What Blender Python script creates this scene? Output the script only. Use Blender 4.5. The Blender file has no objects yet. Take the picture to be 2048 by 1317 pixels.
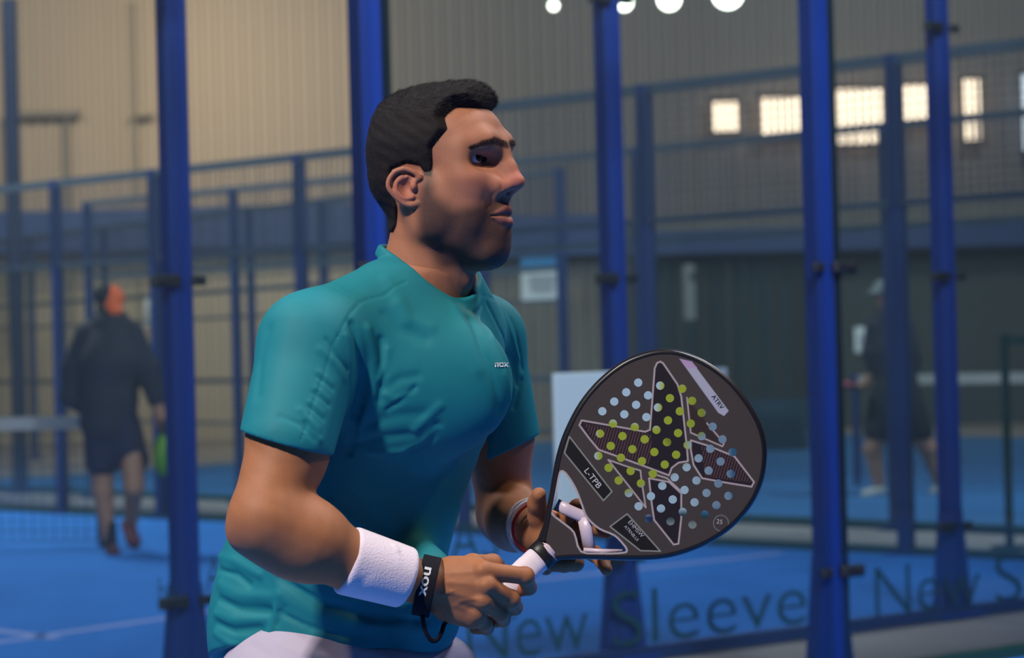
import bpy, bmesh, math, random
import numpy as np
from mathutils import Vector, Matrix
random.seed(7); np.random.seed(7)
SC = bpy.context.scene
COL = SC.collection
# ------------------------------------------------------------------ camera, world, lights, exposure
FPX = 4836.0; CAMZ = 1.25
PITCH = math.atan(32/FPX); ROLL = math.radians(-1.5)
camd = bpy.data.cameras.new('camera'); cam = bpy.data.objects.new('camera', camd); COL.objects.link(cam)
cam.matrix_world = Matrix.Translation((0,0,CAMZ)) @ Matrix.Rotation(math.pi/2+PITCH,4,'X') @ Matrix.Rotation(ROLL,4,'Z')
camd.sensor_width = 36.0; camd.lens = FPX*36/2048; camd.clip_start = .05; camd.clip_end = 200
camd.dof.use_dof = True; camd.dof.focus_distance = 3.2; camd.dof.aperture_fstop = 5.6
SC.camera = cam
_R = np.array((Matrix.Rotation(math.pi/2+PITCH,3,'X') @ Matrix.Rotation(ROLL,3,'Z')))
def W(px, py, D):
    """world point seen at photo pixel (px,py) at distance D in front of the camera plane"""
    v = _R @ np.array([(px-1024)/FPX, (658.5-py)/FPX, -1.0])
    v = v*(D/v[1]); return np.array([v[0], v[1], v[2]+CAMZ])
SC.view_settings.view_transform = 'Standard'; SC.view_settings.look = 'None'
SC.view_settings.gamma = 1; SC.view_settings.use_curve_mapping = False
SC.view_settings.exposure = 0.0
SC.cycles.transparent_max_bounces = 32
world = bpy.data.worlds.new('world'); SC.world = world; world.use_nodes = True
bg = world.node_tree.nodes['Background']; bg.inputs[0].default_value = (.30,.42,.75,1); bg.inputs[1].default_value = .16
def area(name, loc, target, size, power, color, sy=None, spread=None):
    l = bpy.data.lights.new(name, 'AREA'); l.energy = power; l.color = color; l.size = size
    if sy: l.shape = 'RECTANGLE'; l.size_y = sy
    if spread: l.spread = math.radians(spread)
    o = bpy.data.objects.new(name, l); COL.objects.link(o); o.location = loc
    o.rotation_euler = (Vector(target)-Vector(loc)).to_track_quat('-Z','Y').to_euler(); return o
# floodlights of the player's court, hall lamps, and added fill lights (out of frame)
area('court_light', (-2.7,-.8,6.1), (-.1,3.2,1.2), .40, 540, (1,.92,.84))
area('court_light', (3.6,2.6,5.6), (0,3.2,1.2), .6, 75, (1,.82,.55))
area('court_light', (2.5,4.6,6.5), (1.2,10.5,.6), 1.2, 460, (.84,.90,1))  # added light without a known source, brightens the aisle and near posts
area('court_light', (-3.5,4.4,6.5), (-1.5,9.5,.8), 1.0, 260, (.80,.88,1))  # another added light, brightens the glass wall posts at left
area('hall_light', (-5.5,18,7.5), (-4.5,22,0), 2.0, 850, (1,.92,.84))
area('hall_light', (5.5,17,7.5), (4.5,18,0), 2.0, 520, (.95,.93,1))
area('hall_light', (-3.9,29.3,6.0), (-4.1,34,3.2), 1.2, 230, (1,.66,.38))
area('hall_light', (-8,26,6.6), (-8,34,2.6), 1.5, 130, (1,.74,.50))  # added wash that lifts the dark left end of the back wall
area('hall_light', (6,26,7.2), (6,34,2.6), 1.5, 330, (1,.84,.72))  # added wash that lifts the right half of the back wall
# ------------------------------------------------------------------ helpers: objects
def link(o, parent=None):
    COL.objects.link(o)
    if parent is not None: o.parent = parent
    return o
def tag(o, label=None, cat=None, group=None, kind=None):
    if label: o['label'] = label
    if cat: o['category'] = cat
    if group: o['group'] = group
    if kind: o['kind'] = kind
    return o
def empty(name, loc, label, cat, group=None, rz=0):
    o = bpy.data.objects.new(name, None); o.location = Vector([float(c) for c in loc]); o.rotation_euler = (0,0,rz); o.empty_display_size=.1
    link(o); return tag(o, label, cat, group)
def put(name, me, mat, parent=None, world_space=True):
    """link mesh (built in world space) as object; local to parent if parent given"""
    o = bpy.data.objects.new(name, me)
    if mat is not None:
        for m in (mat if isinstance(mat,(list,tuple)) else [mat]): me.materials.append(m)
    link(o, parent)
    if parent is not None and world_space:
        bpy_mw = Matrix.LocRotScale(parent.location, parent.rotation_euler, None)
        pp = parent.parent
        if pp is not None: bpy_mw = Matrix.LocRotScale(pp.location, pp.rotation_euler, None) @ bpy_mw
        me.transform(bpy_mw.inverted())
    return o
def pymesh(name, V, F, smooth=False):
    me = bpy.data.meshes.new(name); me.from_pydata([tuple(map(float,v)) for v in V], [], [tuple(map(int,f)) for f in F]); me.update()
    if smooth: me.polygons.foreach_set('use_smooth', [True]*len(me.polygons))
    return me
def npmesh(name, V, Q, smooth=True):
    me = bpy.data.meshes.new(name); n=len(V); m,k=Q.shape
    me.vertices.add(n); me.vertices.foreach_set('co', V.astype(np.float32).ravel())
    me.loops.add(m*k); me.loops.foreach_set('vertex_index', Q.astype(np.int32).ravel())
    me.polygons.add(m); me.polygons.foreach_set('loop_start', np.arange(0,m*k,k,dtype=np.int32))
    me.polygons.foreach_set('loop_total', np.full(m,k,dtype=np.int32))
    me.update(calc_edges=True); me.validate()
    if smooth: me.polygons.foreach_set('use_smooth', np.ones(m,dtype=bool))
    return me
class MB:
    """collects boxes, prisms and tubes in one mesh"""
    def __init__(s): s.V=[]; s.F=[]
    def box(s, c, size, ax=None, ay=None, bev=0.0):
        c=np.array(c,float); hx,hy,hz=[v/2 for v in size]
        ax=np.array(ax if ax is not None else (1,0,0),float); ax/=np.linalg.norm(ax)
        ay=np.array(ay if ay is not None else (-ax[1],ax[0],0),float); ay/=np.linalg.norm(ay); az=np.cross(ax,ay)
        b=min(bev,hx*.49,hy*.49,hz*.49)
        if b<=0:
            n=len(s.V)
            for k in (-1,1):
                for j in (-1,1):
                    for i in (-1,1): s.V.append(c+ax*hx*i+ay*hy*j+az*hz*k)
            s.F += [tuple(n+q for q in f) for f in ((0,2,3,1),(4,5,7,6),(0,1,5,4),(2,6,7,3),(0,4,6,2),(1,3,7,5))]
        else:
            bm=bmesh.new(); bmesh.ops.create_cube(bm,size=1)
            for v in bm.verts: v.co=Vector((v.co.x*2*hx,v.co.y*2*hy,v.co.z*2*hz))
            bmesh.ops.bevel(bm,geom=list(bm.edges),offset=b,segments=1,affect='EDGES',profile=.5)
            n=len(s.V); bm.verts.index_update()
            for v in bm.verts: s.V.append(c+ax*v.co.x+ay*v.co.y+az*v.co.z)
            for f in bm.faces: s.F.append(tuple(n+v.index for v in f.verts))
            bm.free()
        return s
    def tube(s, pts, r, n=8, close=False, flat=1.0, up=(0,0,1)):
        pts=[np.array(p,float) for p in pts]; m=len(pts); rs=r if hasattr(r,'__len__') else [r]*m
        base=len(s.V); up=np.array(up,float); prev=None
        for i,p in enumerate(pts):
            a=pts[(i-1)%m] if (close or i>0) else p; b=pts[(i+1)%m] if (close or i<m-1) else p
            t=b-a; t/=np.linalg.norm(t)+1e-12
            x=np.cross(t,up) if prev is None else prev-t*np.dot(prev,t)
            if np.linalg.norm(x)<1e-6: x=np.cross(t,(0,1,0.01))
            x/=np.linalg.norm(x); prev=x; y=np.cross(t,x)
            for k in range(n):
                an=2*math.pi*k/n; s.V.append(p+x*math.cos(an)*rs[i]+y*math.sin(an)*rs[i]*flat)
        for i in range(m if close else m-1):
            for k in range(n):
                j=(i+1)%m; s.F.append((base+i*n+k, base+i*n+(k+1)%n, base+j*n+(k+1)%n, base+j*n+k))
        if not close:
            s.F.append(tuple(base+k for k in range(n))[::-1]); s.F.append(tuple(base+(m-1)*n+k for k in range(n)))
        return s
    def mesh(s, name='mesh', smooth=False): return pymesh(name, s.V, s.F, smooth)
    def build(s, name, mat, parent=None, smooth=False): return put(name, s.mesh(name,smooth), mat, parent)
# ------------------------------------------------------------------ helpers: materials
def mat(name, color, rough=.6, metal=0.0, spec=.5, noise=None, bump=None, emit=None, sss=0, attr=None, sheen=0, coat=0):
    m=bpy.data.materials.new(name); m.use_nodes=True; nt=m.node_tree; b=nt.nodes['Principled BSDF']
    b.inputs['Base Color'].default_value=(*color,1); b.inputs['Roughness'].default_value=rough; b.inputs['Metallic'].default_value=metal
    b.inputs['Specular IOR Level'].default_value=spec; b.inputs['Coat Weight'].default_value=coat
    src=None
    if attr:
        a=nt.nodes.new('ShaderNodeAttribute'); a.attribute_name=attr; src=a.outputs['Color']
    if noise:
        sc,amt=noise[:2]; tc=nt.nodes.new('ShaderNodeTexCoord'); mp=nt.nodes.new('ShaderNodeMapping')
        if len(noise)>2: mp.inputs['Scale'].default_value=noise[2]
        nz=nt.nodes.new('ShaderNodeTexNoise'); nz.inputs['Scale'].default_value=sc; nz.inputs['Detail'].default_value=5
        nt.links.new(tc.outputs['Object'],mp.inputs[0]); nt.links.new(mp.outputs[0],nz.inputs['Vector'])
        mr=nt.nodes.new('ShaderNodeMapRange'); mr.inputs['To Min'].default_value=1-amt; mr.inputs['To Max'].default_value=1+amt
        nt.links.new(nz.outputs['Fac'],mr.inputs['Value'])
        mx=nt.nodes.new('ShaderNodeVectorMath'); mx.operation='SCALE'
        if src is not None: nt.links.new(src,mx.inputs[0])
        else: mx.inputs[0].default_value=color
        nt.links.new(mr.outputs[0],mx.inputs['Scale']); src=mx.outputs[0]
    if src is not None: nt.links.new(src,b.inputs['Base Color'])
    if bump:
        sc,st=bump[:2]; tc=nt.nodes.new('ShaderNodeTexCoord'); nz=nt.nodes.new('ShaderNodeTexNoise'); nz.inputs['Scale'].default_value=sc; nz.inputs['Detail'].default_value=3
        nt.links.new(tc.outputs['Object'],nz.inputs['Vector']); bp=nt.nodes.new('ShaderNodeBump'); bp.inputs['Strength'].default_value=st; bp.inputs['Distance'].default_value=bump[2] if len(bump)>2 else .001
        nt.links.new(nz.outputs['Fac'],bp.inputs['Height']); nt.links.new(bp.outputs[0],b.inputs['Normal'])
    if emit: b.inputs['Emission Color'].default_value=(*emit[0],1); b.inputs['Emission Strength'].default_value=emit[1]
    if sss:
        b.inputs['Subsurface Weight'].default_value=sss; b.inputs['Subsurface Radius'].default_value=(1,.35,.2); b.inputs['Subsurface Scale'].default_value=.006
    if sheen: b.inputs['Sheen Weight'].default_value=sheen
    return m
def set_col(me, rgb, name='Col'):
    a=me.color_attributes.new(name,'FLOAT_COLOR','POINT'); c=np.ones((len(me.vertices),4),np.float32); c[:,:3]=rgb; a.data.foreach_set('color', c.ravel())
# ------------------------------------------------------------------ helpers: signed-distance modelling
NP=lambda a: np.array(a,float)
def sstep(a,b,x):
    t=np.clip((x-a)/(b-a),0,1); return t*t*(3-2*t)
class Sdf:
    """list of primitives joined in order: op in u (union), s (subtract), i (intersect), b (bump), f (field)"""
    def __init__(s): s.P=[]
    def add(s, op, fn, c, R, k): s.P.append((op,fn,NP(c),float(R),float(k))); return s
    def ell(s, c, r, k=.01, op='u', M=None):
        c=NP(c); r=NP(r); Mt=NP(M) if M is not None else None
        def fn(p):
            q=p-c
            if Mt is not None: q=q@Mt.T
            k0=np.sqrt(((q/r)**2).sum(-1)); k1=np.sqrt(((q/(r*r))**2).sum(-1))+1e-9
            return k0*(k0-1)/k1
        return s.add(op,fn,c,max(r),k)
    def cap(s, a, b, ra, rb=None, k=.01, op='u', flat=None):
        """round cone; flat=(axis vector, factor) squeezes the section along an axis"""
        a=NP(a); b=NP(b); rb=ra if rb is None else rb; ba=b-a; L2=ba@ba+1e-12
        def fn(p):
            q=p-a; h=np.clip(q@ba/L2,0,1); v=q-h[...,None]*ba
            if flat is not None:
                ax,f=flat; pr=v@ax; v=v+(pr*(1/f-1))[...,None]*ax
                return (np.sqrt((v**2).sum(-1))-(ra+(rb-ra)*h))*min(1,(1+f)/2)
            return np.sqrt((v**2).sum(-1))-(ra+(rb-ra)*h)
        return s.add(op,fn,(a+b)/2,math.sqrt(L2)/2+max(ra,rb),k)
    def chain(s, pts, rs, k=.01, op='u', kk=None, flat=None):
        for i in range(len(pts)-1): s.cap(pts[i],pts[i+1],rs[i],rs[i+1],k,op,flat)
        return s
    def curve(s, pts, rs, k=.003, op='u', sub=4):
        P=[NP(p) for p in pts]; Q=[];Rr=[]
        for i in range(len(P)-1):
            p0=P[max(i-1,0)];p1=P[i];p2=P[i+1];p3=P[min(i+2,len(P)-1)]
            for j in range(sub):
                t=j/sub; Q.append(.5*((2*p1)+(p2-p0)*t+(2*p0-5*p1+4*p2-p3)*t*t+(3*p1-p0-3*p2+p3)*t**3)); Rr.append(rs[i]*(1-t)+rs[i+1]*t)
        Q.append(P[-1]); Rr.append(rs[-1]); A=np.array(Q); B=np.array(Rr); c=A.mean(0); R=np.linalg.norm(A-c,axis=1).max()+B.max()
        def fn(p):
            best=None
            for a,b,ra,rb in zip(A[:-1],A[1:],B[:-1],B[1:]):
                q=p-a; ba=b-a; h=np.clip(q@ba/(ba@ba+1e-12),0,1); v=q-h[...,None]*ba; d=np.sqrt((v**2).sum(-1))-(ra+(rb-ra)*h)
                best=d if best is None else np.minimum(best,d)
            return best
        return s.add(op,fn,c,R,k)
    def line(s, pts, w, amp, op='b'):
        """ridge (amp>0) or valley (amp<0) of half width w along a polyline"""
        pts=[NP(p) for p in pts]
        def fn(p):
            best=None
            for a,b in zip(pts[:-1],pts[1:]):
                q=p-a; ba=b-a; h=np.clip(q@ba/(ba@ba+1e-12),0,1); v=q-h[...,None]*ba; d=(v**2).sum(-1)
                best=d if best is None else np.minimum(best,d)
            return amp*np.exp(-best/(w*w))
        c=sum(pts)/len(pts); R=max(np.linalg.norm(q-c) for q in pts)+2.6*w
        return s.add('b',fn,c,R,0)
    def field(s, fn): s.P.append(('f',fn,np.zeros(3),1e9,0)); return s
    def half(s, pt, n, op='i', k=.004):
        pt=NP(pt); n=NP(n)/np.linalg.norm(n)
        s.P.append((op,lambda p:(p-pt)@n,np.zeros(3),1e9,k)); return s
    def ev(s, P, cen=None, rad=0):
        """P (nb,m,3); cen (nb,3) brick centres"""
        nb=P.shape[0]; d=np.full(P.shape[:2],1.0)
        for op,fn,c,R,k in s.P:
            if cen is not None and R<1e8:
                ix=np.nonzero(((cen-c)**2).sum(-1) < (R*1.1+rad+k*1.5+.022)**2)[0]
                if len(ix)==0: continue
                q=P[ix]; cur=d[ix]
            else: ix=slice(None); q=P; cur=d
            e=fn(q)
            if op=='u':
                h=np.maximum(k-np.abs(cur-e),0)/max(k,1e-9); cur=np.minimum(cur,e)-h*h*k*.25
            elif op=='s':
                e=-e; h=np.maximum(k-np.abs(cur-e),0)/max(k,1e-9); cur=np.maximum(cur,e)+h*h*k*.25
            elif op=='i':
                h=np.maximum(k-np.abs(cur-e),0)/max(k,1e-9); cur=np.maximum(cur,e)+h*h*k*.25
            else: cur=cur-e
            d[ix]=cur
        return d
    def hit(s, px, py, d0=2.7, d1=3.8):
        """surface point seen at a photo pixel"""
        D=np.arange(d0,d1,.002); P=np.array([W(px,py,x) for x in (D[0],D[-1])]); P=P[0]+(P[1]-P[0])*((D-D[0])/(D[-1]-D[0]))[:,None]
        d=s.ev(P[None])[0]; i=np.nonzero(d<0)[0]
        if len(i)==0: i=[int(np.argmin(d))]
        return P[i[0]]
    def mesh(s, name, lo, hi, h, n=8, smooth_it=1):
        lo=NP(lo); hi=NP(hi); B=h*n; dims=np.ceil((hi-lo)/B).astype(int)
        g=np.stack(np.meshgrid(*[np.arange(k) for k in dims],indexing='ij'),-1).reshape(-1,3)
        cen=lo+(g+.5)*B; rad=B*.87
        keep=[]
        for i in range(0,len(cen),200000):
            cc=cen[i:i+200000]; dd=s.ev(cc[:,None,:],cc,rad*1.6)[:,0]; keep.append(np.abs(dd)<rad*1.45+.002)
        g=g[np.concatenate(keep)]
        loc=np.stack(np.meshgrid(*[np.arange(n+1)]*3,indexing='ij'),-1).reshape(-1,3)
        K=1<<20; keys=[];verts=[];quads=[]; org=[];sgn=[]
        cl=np.stack(np.meshgrid(*[np.arange(n)]*3,indexing='ij'),-1).reshape(-1,3)
        corner=np.array([[i,j,k] for i in (0,1) for j in (0,1) for k in (0,1)])
        edges=[(a,b) for a in range(8) for b in range(a+1,8) if abs(corner[a]-corner[b]).sum()==1]
        cidx=((cl[:,None,:]+corner[None])@np.array([(n+1)**2,n+1,1]))
        for i in range(0,len(g),2500):
            gg=g[i:i+2500]; P=lo+(gg[:,None,:]*n+loc[None])*h; c=lo+(gg+.5)*B
            d=s.ev(P,c,rad)
            cd=d[:,cidx]; neg=(cd<0); cnt=neg.sum(-1); act=(cnt>0)&(cnt<8)
            bi,ci=np.nonzero(act); v=cd[bi,ci]; cell=gg[bi]*n+cl[ci]
            acc=np.zeros((len(v),3)); num=np.zeros(len(v))
            for a,b in edges:
                va,vb=v[:,a],v[:,b]; m=(va<0)!=(vb<0); t=np.where(m,va/(va-vb+1e-20),0)
                acc+=np.where(m[:,None],corner[a]+(corner[b]-corner[a])*t[:,None],0); num+=m
            verts.append(lo+(cell+acc/num[:,None])*h); keys.append((cell[:,0]*K+cell[:,1])*K+cell[:,2]); sgn.append(v[:,[0,4,2,1]]<0)
        V=np.concatenate(verts); key=np.concatenate(keys).astype(np.int64); S=np.concatenate(sgn)
        o=np.argsort(key); key=key[o]; V=V[o]; S=S[o]
        st=[K*K,K,1]; Q=[]
        for ax in range(3):
            b,c=(ax+1)%3,(ax+2)%3; m=S[:,0]!=S[:,1+ax]; ii=np.nonzero(m)[0]; k0=key[ii]
            ks=[k0,k0-st[b],k0-st[b]-st[c],k0-st[c]]; jj=[np.clip(np.searchsorted(key,q),0,len(key)-1) for q in ks]
            ok=np.ones(len(ii),bool)
            for q,j in zip(ks,jj): ok&=key[j]==q
            q=np.stack(jj,-1)[ok]; f=S[ii][ok,0]; q[~f]=q[~f][:,::-1]; Q.append(q)
        Q=np.concatenate(Q)
        used=np.zeros(len(V),bool); used[Q.ravel()]=True; mp=np.cumsum(used)-1; V=V[used]; Q=mp[Q]
        for _ in range(smooth_it):
            A=np.zeros_like(V); C=np.zeros(len(V))
            for a,b in ((0,1),(1,2),(2,3),(3,0)):
                np.add.at(A,Q[:,a],V[Q[:,b]]); np.add.at(C,Q[:,a],1); np.add.at(A,Q[:,b],V[Q[:,a]]); np.add.at(C,Q[:,b],1)
            V=V*.45+.55*A/C[:,None]
        return V,Q
def text_geo(txt, size=1.0, off=0.0, shear=0, space=1.0):
    cu=bpy.data.curves.new('t','FONT'); cu.body=txt; cu.size=size; cu.offset=off; cu.shear=shear; cu.space_character=space; cu.resolution_u=4
    o=bpy.data.objects.new('t',cu); COL.objects.link(o); dg=bpy.context.evaluated_depsgraph_get(); me=bpy.data.meshes.new_from_object(o.evaluated_get(dg)); bpy.data.objects.remove(o); bpy.data.curves.remove(cu)
    bm=bmesh.new(); bm.from_mesh(me); bmesh.ops.triangulate(bm,faces=bm.faces); bmesh.ops.remove_doubles(bm,verts=bm.verts,dist=1e-4)
    V=np.array([v.co[:2] for v in bm.verts]); bm.verts.index_update(); F=[[v.index for v in f.verts] for f in bm.faces]; bm.free(); bpy.data.meshes.remove(me)
    return V,F
# ------------------------------------------------------------------ the hall
def gp(px,py,z=0.0):
    d=_R@NP([(px-1024)/FPX,(658.5-py)/FPX,-1.0]); t=(z-CAMZ)/d[2]; p=d*t; return NP([p[0],p[1],z])
def plane_hit(px,py,p0,n):
    d=_R@NP([(px-1024)/FPX,(658.5-py)/FPX,-1.0]); c=NP([0,0,CAMZ]); t=((p0-c)@n)/(d@n); return c+d*t
M_conc=mat('concrete_floor',(.27,.225,.205),.85,noise=(3,.18)); M_turf=mat('blue_court_turf',(.026,.165,.56),.9,spec=.15,noise=(1.3,.16),bump=(220,.4,.003))
M_turfC=mat('blue_court_turf_far',(.035,.135,.33),.9,spec=.15,noise=(1.3,.16)); M_line=mat('white_court_line',(.30,.34,.66),.9,spec=.1,noise=(30,.2))
M_blue=mat('blue_painted_steel',(.009,.042,.27),.42,spec=.4,noise=(4,.12)); M_pole=mat('dark_pole_paint',(.014,.022,.055),.5); M_blueD=mat('dark_blue_painted_steel',(.009,.030,.125),.5,noise=(4,.12))
M_green=mat('green_kerb',(.006,.05,.045),.7); M_clad=mat('beige_sheet_cladding',(.40,.315,.255),.55,noise=(.5,.15,(1,1,.2)))
M_cladG=mat('grey_sheet_cladding',(.175,.158,.155),.6,noise=(.5,.15,(1,1,.2))); M_rubber=mat('black_rubber',(.008,.010,.016),.6)
M_edge=mat('glass_edge',(.008,.022,.030),.3); M_wire=mat('mesh_wire',(.03,.045,.08),.6); M_letter=mat('green_vinyl',(.004,.055,.075),.6)
M_dark=mat('dark_sheet',(.045,.055,.056),.8,noise=(.6,.3)); M_curt=mat('blue_green_curtain',(.020,.048,.070),.85,noise=(.8,.3,(1,1,.1))); M_roof=mat('roof_sheet',(.06,.06,.065),.8)
M_rail=mat('grey_blue_rail',(.06,.085,.12),.5); M_paper=mat('white_panel',(.72,.73,.76),.7,noise=(2,.05)); M_ylw=mat('yellow_print',(.62,.54,.02),.6); M_skyb=mat('blue_print',(.03,.22,.50),.6); M_greyp=mat('grey_print',(.38,.39,.42),.7); M_beam=mat('blue_beam_paint',(.018,.050,.20),.5)
M_win=mat('daylit_pane',(1,1,1),.5,emit=((1,.62,.40),3.3)); M_win2=mat('daylit_pane_cool',(1,1,1),.5,emit=((.8,.82,1),.9)); M_lamp=mat('lamp_glass',(1,1,1),.5,emit=((1,.88,.70),9))
M_frame=mat('window_frame',(.05,.03,.03),.6); M_house=mat('lamp_housing',(.05,.05,.06),.5)
def glassmat():
    m=bpy.data.materials.new('clear_glass'); m.use_nodes=True; nt=m.node_tree; nt.nodes.clear(); out=nt.nodes.new('ShaderNodeOutputMaterial')
    t=nt.nodes.new('ShaderNodeBsdfTransparent'); t.inputs[0].default_value=(.90,.955,.965,1); g=nt.nodes.new('ShaderNodeBsdfGlossy'); g.inputs['Roughness'].default_value=.04
    d=nt.nodes.new('ShaderNodeBsdfDiffuse'); d.inputs[0].default_value=(.45,.52,.55,1); f=nt.nodes.new('ShaderNodeFresnel'); f.inputs[0].default_value=1.20
    m1=nt.nodes.new('ShaderNodeMixShader'); m2=nt.nodes.new('ShaderNodeMixShader'); m1.inputs[0].default_value=.012
    nt.links.new(t.outputs[0],m1.inputs[1]); nt.links.new(d.outputs[0],m1.inputs[2]); nt.links.new(f.outputs[0],m2.inputs[0]); nt.links.new(m1.outputs[0],m2.inputs[1]); nt.links.new(g.outputs[0],m2.inputs[2]); nt.links.new(m2.outputs[0],out.inputs[0]); return m
M_glass=glassmat()
def struct(name,mb,m,smooth=False): o=mb.build(name,m,None,smooth); o['kind']='structure'; return o
def slab(name,poly,z,th,m):
    n=len(poly); V=[(p[0],p[1],z) for p in poly]+[(p[0],p[1],z-th) for p in poly]; F=[tuple(range(n)),tuple(range(n,2*n))[::-1]]+[(i,n+i,n+(i+1)%n,(i+1)%n) for i in range(n)]
    o=put(name,pymesh(name,V,[f[::-1] for f in F]),m); o['kind']='structure'; return o
slab('floor',[(-30,-8),(30,-8),(30,42),(-30,42)],-.012,.15,M_conc)
uA=NP([.79,.61,0])/np.linalg.norm([.79,.61]); nA=NP([-uA[1],uA[0],0]); A0_=NP([-1.15,8.34,0]); B0_=NP([-.436,7.55,0])
uS=NP([-.727,.687,0])/np.linalg.norm([.727,.687]); nS=NP([-uS[1],uS[0],0])*-1; nS=nS if nS[1]>0 else -nS
def S(u,off=0): return NP([2.79,13.2,0])+uS*u+nS*off        # near edge of the path between the courts
PC=NP([3.85,12.2,0])
slab('court_floor',[tuple(PC[:2]),tuple((PC+uS*22)[:2]),tuple((PC+uS*22-uA*13)[:2]),tuple((PC-uA*13)[:2])][::-1],0,.011,M_turf)
slab('court_floor_far',[tuple(S(-9,1.45)[:2]),tuple(S(-9,12)[:2]),tuple(S(14,14)[:2]),tuple(S(14,1.9)[:2])],0,.011,M_turfC)
q0=B0_+uA*8-nA*.05; q1=B0_-uA*12-nA*.05; slab('court_floor_near',[tuple(q0[:2]),tuple(q1[:2]),tuple((q1-nA*11)[:2]),tuple((q0-nA*11)[:2])],0,.011,M_turf)
# white lines on the far side of the glass
lines=empty('court_lines',gp(300,1245),'white lines painted on the blue court behind the glass','court line')
def cline(a,b,w,parent):
    a,b=NP(a),NP(b); d=(b-a)/np.linalg.norm(b-a); n=NP([-d[1],d[0],0])*w/2; V=[a-n,b-n,b+n,a+n]; V=[(v[0],v[1],.003) for v in V]+[(v[0],v[1],.0005) for v in V]
    put('painted_line',pymesh('painted_line',V,[(0,1,2,3),(0,4,5,1),(1,5,6,2),(2,6,7,3),(3,7,4,0)]),M_line,parent)
cline(gp(-120,1303),gp(620,1196),.07,lines); cline(gp(-60,1256),gp(112,1278),.07,lines); cline(gp(880,1183),gp(1560,1108),.075,lines)
# kerb along the path
for nm,a,b,w in (('trim_1',S(-3,.02),S(14,.02),.10),('trim_2',S(-9,1.38),S(14,1.85),.12)):
    mb=MB(); d=b-a; mb.box((a+b)/2+NP([0,0,.02]),(np.linalg.norm(d),w,.045),ax=d); struct(nm,mb,M_green)
# ---- glass walls
def glass_wall(nm,P0,u,n,ts,clampside,label,letters=None,dark=False):
    root=empty(nm,P0+u*ts[0],label,'glass wall')
    for i,t in enumerate(ts):
        p=P0+u*t; mb=MB()
        mb.box(p+NP([0,0,2.0])-n*.055*0,(.085,.075,4.0),ax=u,bev=.006)
        # flaring gusset at the foot and base plate
        V=[]; 
        for w,z in ((.098,.46),(.20,.02)):
            for sx,sy in ((-1,-1),(1,-1),(1,1),(-1,1)): V.append(p+u*sx*w/2+n*sy*.030+NP([0,0,z]))
        k=len(mb.V); mb.V+=V; mb.F+=[(k+0,k+1,k+2,k+3)]+[(k+a,k+(a+1)%4,k+4+(a+1)%4,k+4+a)[::-1] for a in range(4)]
        mb.box(p+NP([0,0,.008]),(.26,.16,.016),ax=u)
        post=mb.build('post',M_blue,root)
        for zc in (.40,1.50,2.60):
            c=MB(); sd=clampside; c.box(p+NP([0,0,zc])-n*.052+u*sd*.075,(.11,.03,.042),ax=u,bev=.006); c.box(p+NP([0,0,zc])-n*.052-u*sd*.055,(.05,.022,.034),ax=u,bev=.004)
            c.tube([p+NP([0,0,zc])-n*.069+u*sd*.095,p+NP([0,0,zc])-n*.078+u*sd*.095],.012,8); o=put('clamp',c.mesh('clamp'),M_rubber); COL.objects.unlink(o); COL.objects.link(o)
            o.parent=post; o.data.transform(Matrix.Translation(-Vector(P0+u*ts[0])))
        if dark:
            c=MB(); c.box(p+NP([0,0,1.52])+u*.064-n*.005,(.022,.055,2.96),ax=u); c.build('glass_edge_strip',M_edge,root)
    for t0,t1 in zip(ts[:-1],ts[1:]):
        g=MB(); a=P0+u*(t0+.012)-n*.045; b=P0+u*(t1-.012)-n*.045; g.box((a+b)/2+NP([0,0,1.52]),(np.linalg.norm(b-a),.010,2.94),ax=u); g.build('glass_panel',M_glass,root)
        r=MB(); r.box((a+b)/2+NP([0,0,3.04])+n*.045,(np.linalg.norm(b-a)-.06,.05,.06),ax=u); r.build('rail',M_blue,root)
    a=P0+u*ts[0]-n*.045; b=P0+u*ts[-1]-n*.045; r=MB(); r.box((a+b)/2+NP([0,0,.022]),(np.linalg.norm(b-a),.05,.05),ax=u); r.build('base_rail',M_green if dark else M_blueD,root)
    return root
tA=1.965; tB=3.875
wa_=glass_wall('glass_wall',A0_,uA,nA,[-4.1,-2.05,0,tA,tB,tB+2.05],-1,'blue posted glass court wall with New Sleeve lettering along its foot')
wb_=glass_wall('glass_wall',B0_,uA,nA,[-2.0,0,(NP([1.11,8.76,0])-B0_)@uA,(NP([1.11,8.76,0])-B0_)@uA+2.0],1,'nearer plain glass court wall whose blue posts have dark edges, one behind the head of the man',dark=True)
pA=A0_-nA*.056
def wall_text(txt,x0,y0,x1,h,off=-.012,m=M_letter,parent=wa_,name='glass_lettering'):
    a=plane_hit(x0,y0,pA,nA); b=plane_hit(x1,y0,pA,nA); L=(b-a)@uA; V2,F2=text_geo(txt,1.0,off); w=V2[:,0].max()-V2[:,0].min(); x_=V2[:,0].min()
    V=[a+uA*((v[0]-x_)/w*L)+UPV*v[1]*h/.70 for v in V2]; n=len(V); V2_=V+[p+nA*.001 for p in V]
    put(name,pymesh(name,V2_,[tuple(f) for f in F2]),m,parent)
UPV=NP([0,0,1])
wall_text('New',936,1330,1178,.225); wall_text('Sleeve',1226,1297,1614,.225); wall_text('New',1752,1237,1962,.225); wall_text('Sleeve',1992,1208,2330,.225)
wall_text('HAS T',842,1130,1075,.155); wall_text('by',318,1212,350,.10); wall_text('A',412,1186,446,.13); wall_text('L',990,1243,1036,.10)
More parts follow.
